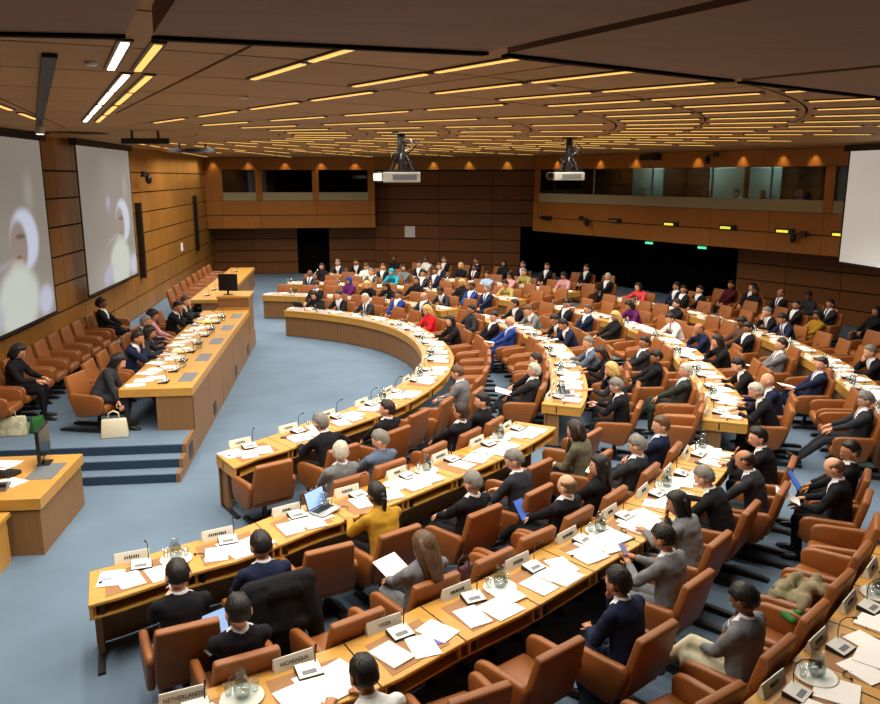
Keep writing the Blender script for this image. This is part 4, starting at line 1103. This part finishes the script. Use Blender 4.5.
for ring, a, p, si in SLOTS:
    r0 = RING[ring]; rot = face_in(a); rn = RINGNAME[ring]
    k = cnt.get((ring, si), 0); cnt[ring, si] = k + 1
    zt = TOPZ + .0032
    dist, who = min(((abs(q - a), w_) for q, w_ in WHO['%do' % (ring + 1)]), default=(99, ''))
    by = 'before the %s at the %s desk' % (who, rn) if dist < p * .6 else 'before an empty place at the %s curved desk' % rn
    def at(lx, ly): return place_local(r0 + .34, a, lx, ly)
    # nameplate along the inner edge
    x, y = at(-.04, .285); o = obj('nameplate', plate, None, None, (x, y, TOPZ + .001), rot + random.uniform(-.05, .05))
    word = NAMES.get((ring, k)) if si == 0 else None
    if word:
        tag(o, 'white nameplate reading %s on the third curved desk' % word, 'nameplate')
        cu_ = bpy.data.curves.new('lettering', 'FONT'); cu_.body = word; cu_.size = .043; cu_.align_x = 'CENTER'; cu_.align_y = 'CENTER'; cu_.extrude = .0006; cu_.materials.append(M_INK)
        tmp_ = bpy.data.objects.new('tmp', cu_); tme = bpy.data.meshes.new_from_object(tmp_); bpy.data.objects.remove(tmp_); t = bpy.data.objects.new('lettering', tme); COL.objects.link(t); t.parent = o; t.location = (0, -.0205, .053); t.rotation_euler = (R(90 - 16.5), 0, 0); t.scale = (.95, 1, 1)
    else:
        tag(o, 'white folded nameplate ' + by, 'nameplate', 'nameplates on the %s desk ring' % rn)
        obj('lettering', random.choice(LET), None, o)
    # microphone
    x, y = at(.03, .12); o = tag(empty('microphone_unit', (x, y, zt), rot + random.uniform(-.2, .2)), 'white desk microphone ' + by, 'microphone', 'microphones on the %s desk ring' % rn)
    for nm, q in (('housing', 'housing'), ('top_plate', 'top'), ('grille', 'grille'), ('gooseneck', 'neck' if ring in (0, 3) or random.random() < .35 else 'neck2')): obj(nm, mic_d[q], None, o)
    # papers
    lay = random.choice(([(-.14, -.11), (.13, -.12), (.30, .02)], [(-.12, -.12), (.16, -.10), (-.24, .02)], [(-.02, -.10), (.30, -.06)], [(-.16, -.12), (.10, -.14), (.26, -.02), (.02, -.02)]))
    for n_, (lx, ly) in enumerate(lay):
        lx += random.uniform(-.04, .04); ly += random.uniform(-.03, .03); x, y = at(lx, ly)
        big = random.random() < .35; t = random.choice((.004, .004, .009, .016))
        paper(x, y, zt + .001 + .0004 * n_, rot + random.uniform(-.35, .35), 'white printed pages ' + by, 'pages on the %s desk ring' % rn, .31 if big else .225, .31, t, None, 'document')
    q = random.random()
    if q < .22:
        x, y = at(.27, -.08); paper(x, y, zt + .001, rot + random.uniform(-.6, .6), 'violet printed leaflet on the %s curved desk' % rn, 'violet leaflets on the %s desk ring' % rn, .11, .21, .004, M_VIOLET if q < .13 else M_BLUEP, 'leaflet', 'leaflet')
    if q > .75:
        x, y = at(-.30, -.05); tag(obj('earpiece', ear_m, None, None, (x, y, zt), rot + random.uniform(-1, 1)), 'black listening earpiece with curled lead on the %s curved desk' % rn, 'earpiece', 'earpieces on the %s desk ring' % rn)
    if .62 < q < .72:
        x, y = at(-.28, .05); tag(obj('remote_control', pad_m, None, None, (x, y, zt), rot + random.uniform(-1, 1)), 'small black handset on the %s curved desk' % rn, 'handset', 'small handsets on the %s desk ring' % rn)
    # water between two seats
    if k % 2 == (1 if ring != 1 else 0) and not (ring == 2 and si == 0 and k == 1) or (ring, si, k) in ((2, 0, 0),):
        lx = p / 2 * R(1) * r0
        x, y = at(lx * .86, .13); tag(obj('water_tray', tray_m, None, None, (x, y, zt), rot), 'round white water tray ' + by, 'tray', 'water trays on the %s desk ring' % rn)
        o = tag(obj('water_carafe', car_m, None, None, (x, y, zt + .015), rot + random.uniform(0, 6)), 'glass water carafe ' + by, 'carafe', 'carafes on the %s desk ring' % rn)
        obj('carafe_handle', car_h, None, o); obj('water', wat_m, None, o)
        for dx, dy in ((.10, .03), (-.09, .06)):
            xx, yy = at(lx * .86 + dx, .13 + dy); tag(obj('drinking_glass', gls_m, None, None, (xx, yy, zt + .015), rot), 'small drinking glass ' + by, 'glass', 'drinking glasses on the %s desk ring' % rn)
# dais desk things
for i in range(9):
    y = 13.4 + .80 * i; zt = DZ + .7245
    o = tag(empty('microphone_unit', (-3.12, y, zt), R(-90)), 'desk microphone on the raised chairing desk', 'microphone', 'microphones on the chairing desk')
    for nm, q in (('housing', 'housing'), ('top_plate', 'top'), ('grille', 'grille'), ('gooseneck', 'neck')): obj(nm, mic_d[q], None, o)
    for dx, dy in ((-.42, -.14), (-.36, .16), (-.18, .34)):
        paper(-3.12 + dx + random.uniform(-.04, .04), y + dy, zt, R(90) + random.uniform(-.4, .4), 'white printed pages lying on the raised chairing desk', 'pages on the chairing desk', .23, .31, random.choice((.004, .012)), None, 'document')
    if i % 2: 
        tag(obj('water_carafe', car_m, None, None, (-3.02, y + .3, zt), 0), 'glass water carafe on the raised chairing desk', 'carafe', 'carafes on the chairing desk')
paper(-3.4, 19.05, DZ + .745, R(80), 'bright yellow folder on the raised chairing desk', None, .24, .34, .01, M_YELP, 'folder', 'folder')
paper(-3.35, 15.75, DZ + .745, R(100), 'yellow notepad on the raised chairing desk among white pages', None, .2, .3, .008, mat('yellow_pad', '#ddd79a', .7, .2), 'notepad', 'notepad')
for i in range(6):
    o = tag(empty('microphone_unit', (-4.1, 23.6 + 1.2 * i, DZ + .7205), R(-90)), 'desk microphone on the far dais desk past the lectern', 'microphone', 'microphones on the far dais desk')
    for nm, q in (('housing', 'housing'), ('top_plate', 'top'), ('gooseneck', 'neck')): obj(nm, mic_d[q], None, o)

# laptops and tablets
lap_b = MB().box(-.16, .16, -.11, .11, 0, .016).mesh('laptop_base', bevel=.003, segs=1); lap_b.materials.append(M_SILV)
lap_k = MB().box(-.14, .14, -.02, .09, .0162, .018).mesh('laptop_keys'); lap_k.materials.append(M_BLK2)
ml = Matrix.Translation((0, .11, .016)) @ Matrix.Rotation(R(-18), 4, 'X')
lap_l = MB().box(-.16, .16, 0, .010, 0, .215, ml).mesh('laptop_lid'); lap_l.materials.append(M_BLK2)
lap_s = MB().box(-.148, .148, -.0012, 0, .012, .203, ml).mesh('laptop_display'); lap_s.materials.append(M_SCR)
def laptop(x, y, z, rot, label):
    o = tag(empty('laptop', (x, y, z), rot), label, 'laptop')
    obj('base', lap_b, None, o); obj('keyboard', lap_k, None, o); l = obj('lid', lap_l, None, o); obj('display', lap_s, None, l)
def lp(ring, lx, ly, a, z, turn, label):
    x, y = place_local(RING[ring] + .34, a, lx, ly); laptop(x, y, z, face_in(a) + turn, label)
lp(1, -.05, -.02, -59.4, TOPZ + .03, .35, 'open laptop on the second curved desk before the person in yellow')
x, y, a = seat_of(25, -.06, .33); laptop(x, y, .645, face_in(a) + .3, 'open laptop with lit screen on the knees before the NETHERLANDS nameplate')
lp(1, .0, -.02, -23.0, TOPZ + .03, .2, 'open laptop near the aisle end of the second curved desk')
lp(0, .0, -.05, 51.0, TOPZ + .03, .0, 'dark open laptop on the innermost desk before the person in a dark suit')
lp(0, .1, .02, 56.5, TOPZ + .03, .1, 'open laptop at the back wall end of the innermost curved desk')
tab = MB().box(-.09, .09, -.004, .004, -.13, .13, Matrix.Rotation(R(-35), 4, 'X')).mesh('tablet', bevel=.003, segs=1); tab.materials.append(M_BLK2)
tabs = MB().box(-.08, .08, -.0052, -.0045, -.12, .12, Matrix.Rotation(R(-35), 4, 'X')).mesh('tablet_display'); tabs.materials.append(mat('tablet_glow', '#3b62b0', .3, .4, emit=.7))
for n_, lx, ly, z, lab in ((27, -.04, .38, .74, 'tablet propped on the knees before the third curved desk'), (76, .10, .44, .92, 'blue-lit tablet held up before the outer curved desk')):
    x, y, a = seat_of(n_, lx, ly); o = tag(empty('tablet', (x, y, z), face_in(a)), lab, 'tablet'); obj('case', tab, None, o); obj('display', tabs, None, o)
# papers held on knees
def held(n_, ly, z, label, lx=0, tilt=20, w_=.22, l_=.30):
    x, y, a = seat_of(n_, lx, ly); o = box_obj('held_pages', w_, l_, .004, M_PAPER, (x, y, z)); o.rotation_euler = (R(tilt), 0, face_in(a) + .2); tag(o, label, 'paper')
held(26, .36, .74, 'white pages held by the person with long brown hair in grey', 0, 25, .30)
held(76, .46, .78, 'loose white sheet held over the knees by the balding person', -.12, 25)
held(19, .34, .76, 'open white booklet on the crossed knees by the second desk', 0, 15, .32)
held(29, .34, .70, 'white pages on the knees of the grey-haired person in charcoal', 0, 15)
held(53, .36, .74, 'white pages on the crossed knees of the person with red tie', 0, 12)
held(54, .36, .76, 'white pages on the crossed knees of the person in navy', 0, 12)
held(18, .34, .72, 'white notebook on the knees of the bald person in blue', 0, 12)
held(10, .40, .82, 'white sheet held up by the blonde person in red', 0, 40)
held(117, .34, .74, 'white pages on the knees of the white-haired person by the curtain', 0, 12)
x, y = place_local(RING[2] + .34, -50.2, .1, -.06)
o = tag(empty('clipboard', (x, y, TOPZ + .006), face_in(-50.2) - .15), 'white page on a black edged clipboard on the third curved desk', 'clipboard')
box_obj('board', .31, .33, .006, M_BLK2, (0, 0, 0), 0, o); box_obj('page', .27, .29, .003, M_PAPER, (0, 0, .006), 0, o)
# phones in hands
ph = MB().box(-.036, .036, -.006, .006, -.07, .07, Matrix.Rotation(R(-40), 4, 'X')).mesh('phone', bevel=.003, segs=1)
for n_, z, m_, lab in ((0, .93, mat('phone_lit', '#b9d4ee', .3, .4, emit=.6), 'lit phone in the hands of the person in black suit at second desk end'),
                       (74, .93, mat('phone_violet', '#9a98c8', .3, .4), 'pale violet phone held up at the third curved desk'), (55, .80, M_BLK2, 'black phone held by the person with stretched legs'),
                       (33, .93, M_BLK2, 'black phone in the hands of the person with red tie at the second desk')):
    x, y, a = seat_of(n_, 0, .43); tag(obj('phone', ph, m_, None, (x, y, z), face_in(a)), lab, 'phone')

# ------------------------------------------------------------------ bags and coats
def blob(pts, name, m, label, cat, rot=0, loc=(0, 0, 0), parts=()):
    """soft cloth or leather shape: chain of fat tubes joined by voxels"""
    mb = MB()
    for path, rad in pts: mb.tube(path, rad, 10); mb.ball(path[0], rad[0] if not isinstance(rad[0], tuple) else min(rad[0]), 8, 6); mb.ball(path[-1], rad[-1] if not isinstance(rad[-1], tuple) else min(rad[-1]), 8, 6)
    o = obj('tmp', mb.mesh('tmp')); m1 = o.modifiers.new('r', 'REMESH'); m1.mode = 'VOXEL'; m1.voxel_size = .016; m2 = o.modifiers.new('s', 'SMOOTH'); m2.iterations = 4
    BLOBS.append((o, name, m, label, cat, rot, loc))
BLOBS = []
x, y, a = seat_of(1, .02, -.40)
blob([([(-.27, .02, .96), (0, .02, .98), (.27, .02, .97)], [(.09, .10), (.08, .09), (.09, .10)]), ([(-.20, -.03, .93), (-.23, -.07, .60), (-.21, -.06, .30)], [(.12, .07), (.12, .08), (.09, .06)]), ([(.02, -.02, .93), (.03, -.08, .60), (.0, -.07, .26)], [(.16, .07), (.17, .08), (.14, .06)]),
      ([(.21, -.02, .95), (.28, -.06, .64), (.33, -.05, .38)], [(.11, .07), (.10, .08), (.07, .06)]), ([(-.12, -.04, .92), (.16, -.04, .92)], [(.07, .10), (.07, .10)]), ([(-.10, -.07, .62), (.16, -.08, .62)], [(.08, .09), (.08, .09)])],
     'draped_coat', TOPC['black'], 'black coat draped over an armchair back at the second desk', 'coat', face_in(a), (x, y, 0))
rr = random.Random(5)
x, y = polw(ROWR['4i'] - .02, -47.6); ch_ = []
for q in range(15):
    p0 = Vector((rr.uniform(-.36, .10), rr.uniform(-.14, .18), rr.uniform(.52, .68))); an = rr.uniform(0, 6.28); ln = rr.uniform(.12, .24)
    p1 = p0 + Vector((math.cos(an) * ln, math.sin(an) * ln * .7, rr.uniform(-.06, .05))); r1_ = rr.uniform(.055, .085)
    ch_.append(([p0, (p0 + p1) / 2 + Vector((0, 0, .03)), p1], [r1_ * .9, r1_, r1_ * .7]))
ch_.append(([(-.30, .05, .62), (-.36, .12, .66), (-.42, .14, .50), (-.42, .16, .30)], [.07, .08, .07, .05]))
blob(ch_, 'folded_coat', M_BEIGE, 'beige padded coat dropped over two empty armchairs', 'coat', face_in(-47.6), (x, y, 0))
x, y = polw(ROWR['4i'], -50.2)
blob([([(-.04, -.14, .64), (.06, -.02, .62), (.14, .06, .56)], [.035, .04, .03]), ([(.06, -.16, .68), (.12, -.05, .62), (.10, .08, .56)], [.03, .035, .03])], 'scarf', M_GREEN, 'green scarf on an empty armchair beside the beige coat', 'scarf', face_in(-50.2), (x, y, 0))
dg = bpy.context.evaluated_depsgraph_get(); dg.update()
for o, name, m, label, cat, rot, loc in BLOBS:
    me = bpy.data.meshes.new_from_object(o.evaluated_get(dg)); old = o.data; bpy.data.objects.remove(o); bpy.data.meshes.remove(old)
    me.polygons.foreach_set('use_smooth', [True] * len(me.polygons)); me.materials.clear()
    tag(obj(name, me, m, None, loc, rot), label, cat)
def bag(x, y, z, rot, w_, d_, h_, m, label, handles=2, name='handbag'):
    o = tag(empty(name, (x, y, z), rot), label, 'bag')
    V = [(-w_ / 2, -d_ / 2, 0), (w_ / 2, -d_ / 2, 0), (w_ / 2, d_ / 2, 0), (-w_ / 2, d_ / 2, 0), (-w_ * .44, -d_ * .2, h_), (w_ * .44, -d_ * .2, h_), (w_ * .44, d_ * .2, h_), (-w_ * .44, d_ * .2, h_)]
    obj('bag_body', MB().add(V, [(3, 2, 1, 0), (4, 5, 6, 7), (0, 1, 5, 4), (1, 2, 6, 5), (2, 3, 7, 6), (3, 0, 4, 7)]).mesh('bag_body', True, .02, 2), m, o)
    for k in range(handles):
        yy = (k - .5) * d_ * .25
        obj('handle', MB().tube([(-w_ * .2, yy, h_ - .02), (-w_ * .18, yy, h_ + .09), (0, yy, h_ + .13), (w_ * .18, yy, h_ + .09), (w_ * .2, yy, h_ - .02)], .008, 6).mesh('bag_handle', True), m, o)
    return o
bag(-3.80, 12.80, DZ, R(10), .42, .20, .30, M_CREAM, 'cream leather handbag standing on the dais by the end chair')
bag(-5.50, 13.1, DZ, R(5), .52, .26, .30, mat('patterned_bag', '#b9b79c', .8, .2, noise=.5, nscale=9), 'large pale green and white bag on the dais by the wall', 1)
bag(-5.12, 13.2, DZ, R(60), .26, .12, .26, M_GREEN, 'green document pouch leaning by the pale bag on the dais', 0, 'pouch')
x, y = polw(12.98, -57.6); bag(x, y, 0, face_in(-58) + 1.2, .42, .18, .36, M_BLK2, 'black briefcase standing on the carpet between armchairs at third desk', 2, 'briefcase')
x, y = polw(ROWR['3i'] + .03, -57.2); bag(x, y, .47, face_in(-57.2), .36, .16, .24, mat('patterned_cloth', '#4a2f30', .8, .2, noise=.7, nscale=22), 'dark patterned bag on an armchair seat before the third desk', 1)
x, y = polw(13.55, -56.6); bag(x, y, 0, face_in(-58), .34, .30, .52, M_BLK2, 'tall black rucksack standing on the carpet by the cream trousers', 1, 'rucksack')
bag(-4.55, 13.95, DZ + .50, R(-60), .34, .14, .20, M_BLK2, 'black handbag on the lap of the person in black dress', 1)

# ------------------------------------------------------------------ projectors and ceiling equipment
def projector(x, y, z, rot, k, label, white_lens):
    o = tag(empty('ceiling_projector', (x, y, z), rot), label, 'projector'); o.scale = (k, k, k)
    obj('body', MB().box(-.36, .36, -.30, .30, 0, .19).mesh('projector_body', bevel=.02, segs=2), mat('projector_grey', '#b9b8b0', .5, .4), o)
    box_obj('vent_panel', .46, .01, .10, M_GREYP, (.06, -.303, .045), 0, o)
    obj('lens', MB().lathe([(.09, 0), (.10, .05), (.085, .16), (.07, .16), (.06, .10)], 16).mesh('lens'), M_BLK2, o, (-.44, 0, .1)).rotation_euler = (R(90), 0, 0)
    if white_lens: box_obj('lamp_house', .16, .03, .14, mat('projector_glow', '#f4f2ea', .4, .3, emit=.7), (-.46, -.17, .03), 0, o)
    box_obj('mount_plate', .66, .5, .03, M_BLACK, (0, 0, .20), 0, o)
    for sx in (-.2, .2): obj('strut', MB().tube([(sx, 0, .22), (sx * .35, 0, .52)], .03, 8).mesh('strut'), M_BLACK, o)
    top = (CEIL - z) / k
    obj('pole', MB().tube([(0, 0, .22), (0, 0, top)], .075, 10).mesh('projector_pole'), M_BLACK, o)
    box_obj('ceiling_plate', .34, .34, .04, M_BLACK, (0, 0, top - .04), 0, o)
    for q, (cx_, r_) in enumerate(((.10, .12), (-.05, .16), (.2, .1))):
        obj('cable', MB().tube([(cx_ + r_ * math.cos(t * .9), .1 * math.sin(t * 1.3 + q), .24 + t * .07) for t in range(0, int((top - .3) / .07))], .014, 6).mesh('cable', True), [M_SILV, M_BLK2, M_BLACK][q], o)
    return o
projector(1.06, 15.9, 4.40, R(-4), 1.0, 'large white projector with coiled cables hanging from the ceiling over the innermost desk', True)
projector(4.82, 17.5, 4.43, R(-10), .9, 'white projector on a black pole hanging over the second desk ring', False)
for (x0, y0, L_) in ((-3.75, 16.1, .85), (-3.9, 21.7, 1.15)):
    o = tag(empty('track_light', (x0, y0, CEIL)), 'black lighting bar hung on two stems under the ceiling ' + ('between the two screens' if y0 < 20 else 'before the second screen'), 'track light')
    box_obj('bar', L_, .16, .10, M_BLACK, (0, 0, -.24), 0, o)
    for sx in (-.28, .28): box_obj('stem', .04, .04, .15, M_BLACK, (sx * L_, 0, -.14), 0, o)
ta, tb2 = Vector((-2.05, 6.2, CEIL - .02)), Vector((-4.72, 13.5, CEIL - .02)); dv = tb2 - ta
o = tag(empty('spot_track', ta + dv / 2, math.atan2(dv.y, dv.x)), 'long dark ceiling track ending in a bright spotlight near the first screen', 'track light')
box_obj('track', dv.length, .10, .03, M_BLACK, (0, 0, -.012), 0, o)
obj('spot_head', MB().lathe([(.05, 0), (.07, -.06), (.07, -.16), (.055, -.16), (.05, -.10)], 12).mesh('spot_head'), M_SILV, o, (dv.length / 2, 0, -.02))
obj('spot_bulb', MB().lathe([(.05, -.12), (.05, -.165)], 12).mesh('spot_bulb'), mat('spot_glow', '#fff0e6', .4, .2, emit=5), o, (dv.length / 2, 0, -.02))
def camera_unit(x, y, z, rot, label):
    o = tag(empty('wall_camera', (x, y, z), rot), label, 'camera')
    box_obj('bracket', .30, .05, .05, M_BLACK, (0, 0, 0), 0, o); box_obj('mount', .16, .10, .16, M_BLACK, (.18, 0, -.05), 0, o)
    obj('dome', MB().ball((-.16, 0, -.12), (.10, .10, .14), 12, 8).mesh('camera_dome', True), M_BLK2, o)
camera_unit(-6.0, 25.5, 4.55, R(-100), 'black dome camera on an arm beside the second screen')
camera_unit(*Q(3.4, .2), 2.86, ANG + math.pi, 'black dome camera on the booth front near the curtain')
camera_unit(*Q(12.75, .2), 2.80, ANG, 'black dome camera on the booth front near the hanging screen')
camera_unit(*Q(9.4, .25), 5.18, ANG, 'black dome camera on the wooden band above the booths')
tag(box_obj('loudspeaker', .75, .3, .2, M_BLK2, Q(6.7, .2) + (5.08,), ANG), 'black loudspeaker bar on the wooden band above the booths', 'loudspeaker')
tag(box_obj('loudspeaker', .62, .1, .14, M_BLK2, Q(.95, .07) + (2.74,), ANG), 'flat black box on the booth front near the dark opening', 'loudspeaker')
for s, on in ((4.96, 0), (7.7, 1), (10.1, 1), (12.2, 1), (14.04, 1)):
    o = tag(empty('booth_number_light', Q(s, .07) + (2.80,), ANG), ('unlit' if not on else 'glowing yellow') + ' booth number light on the angled booth front', 'sign light', 'number lights on the booth front')
    box_obj('case', .62, .08, .15, M_BLK2, (0, 0, 0), 0, o); box_obj('lit_face', .40, .01, .075, M_GLOWY if on else mat('dull_yellow', '#8d7d3a', .6, .2), (-.06, -.045, .025), 0, o)
for s in (6.6, 9.0):
    o = tag(empty('exit_light', Q(s, -.15) + (2.05,), ANG), 'small green exit light under the edge of the angled booths', 'exit light', 'exit lights under the booths')
    box_obj('case', .40, .12, .14, M_BLK2, (0, 0, 0), 0, o); box_obj('lit_face', .36, .01, .07, M_GLOWG, (0, -.065, .035), 0, o); box_obj('lit_top', .36, .10, .006, M_GLOWG, (0, 0, .142), 0, o)
sm_m = MB().lathe([(.045, 0), (.048, -.02), (.03, -.03)], 14).mesh('smoke_detector', True); sm_m.materials.append(M_MIC)
for r_, a in ((9.0, -62), (11.8, -52), (13.2, -20), (8, -20), (9.8, 40), (11, -72)):
    x, y = pol(r_, a); tag(obj('smoke_detector', sm_m, None, None, (x, y, CEIL)), 'round white smoke detector on the wooden ceiling', 'smoke detector', 'smoke detectors on the ceiling')
# interpreters behind the booth glass
for n_, (s, top, hair) in enumerate(((5.3, 'black', 'sk'), (8.3, 'maroon', 'ld'), (9.6, 'lightblue', 'sk'), (10.6, 'brown', 'sn'), (11.9, 'lightblue', 'sg'))):
    x, y = Q(s, -1.0); person(x, y, ANG + math.pi, 'desk', 0, top, hair, 'a', '-', '', 2.78, None, None,
        ('dark-haired interpreter in black behind the first booth glass', 'long-haired interpreter in maroon behind the booth glass', 'black-haired interpreter in light blue behind the booth glass', 'brown-haired interpreter in brown behind the booth glass', 'grey-haired interpreter in light blue near the booth post')[n_])
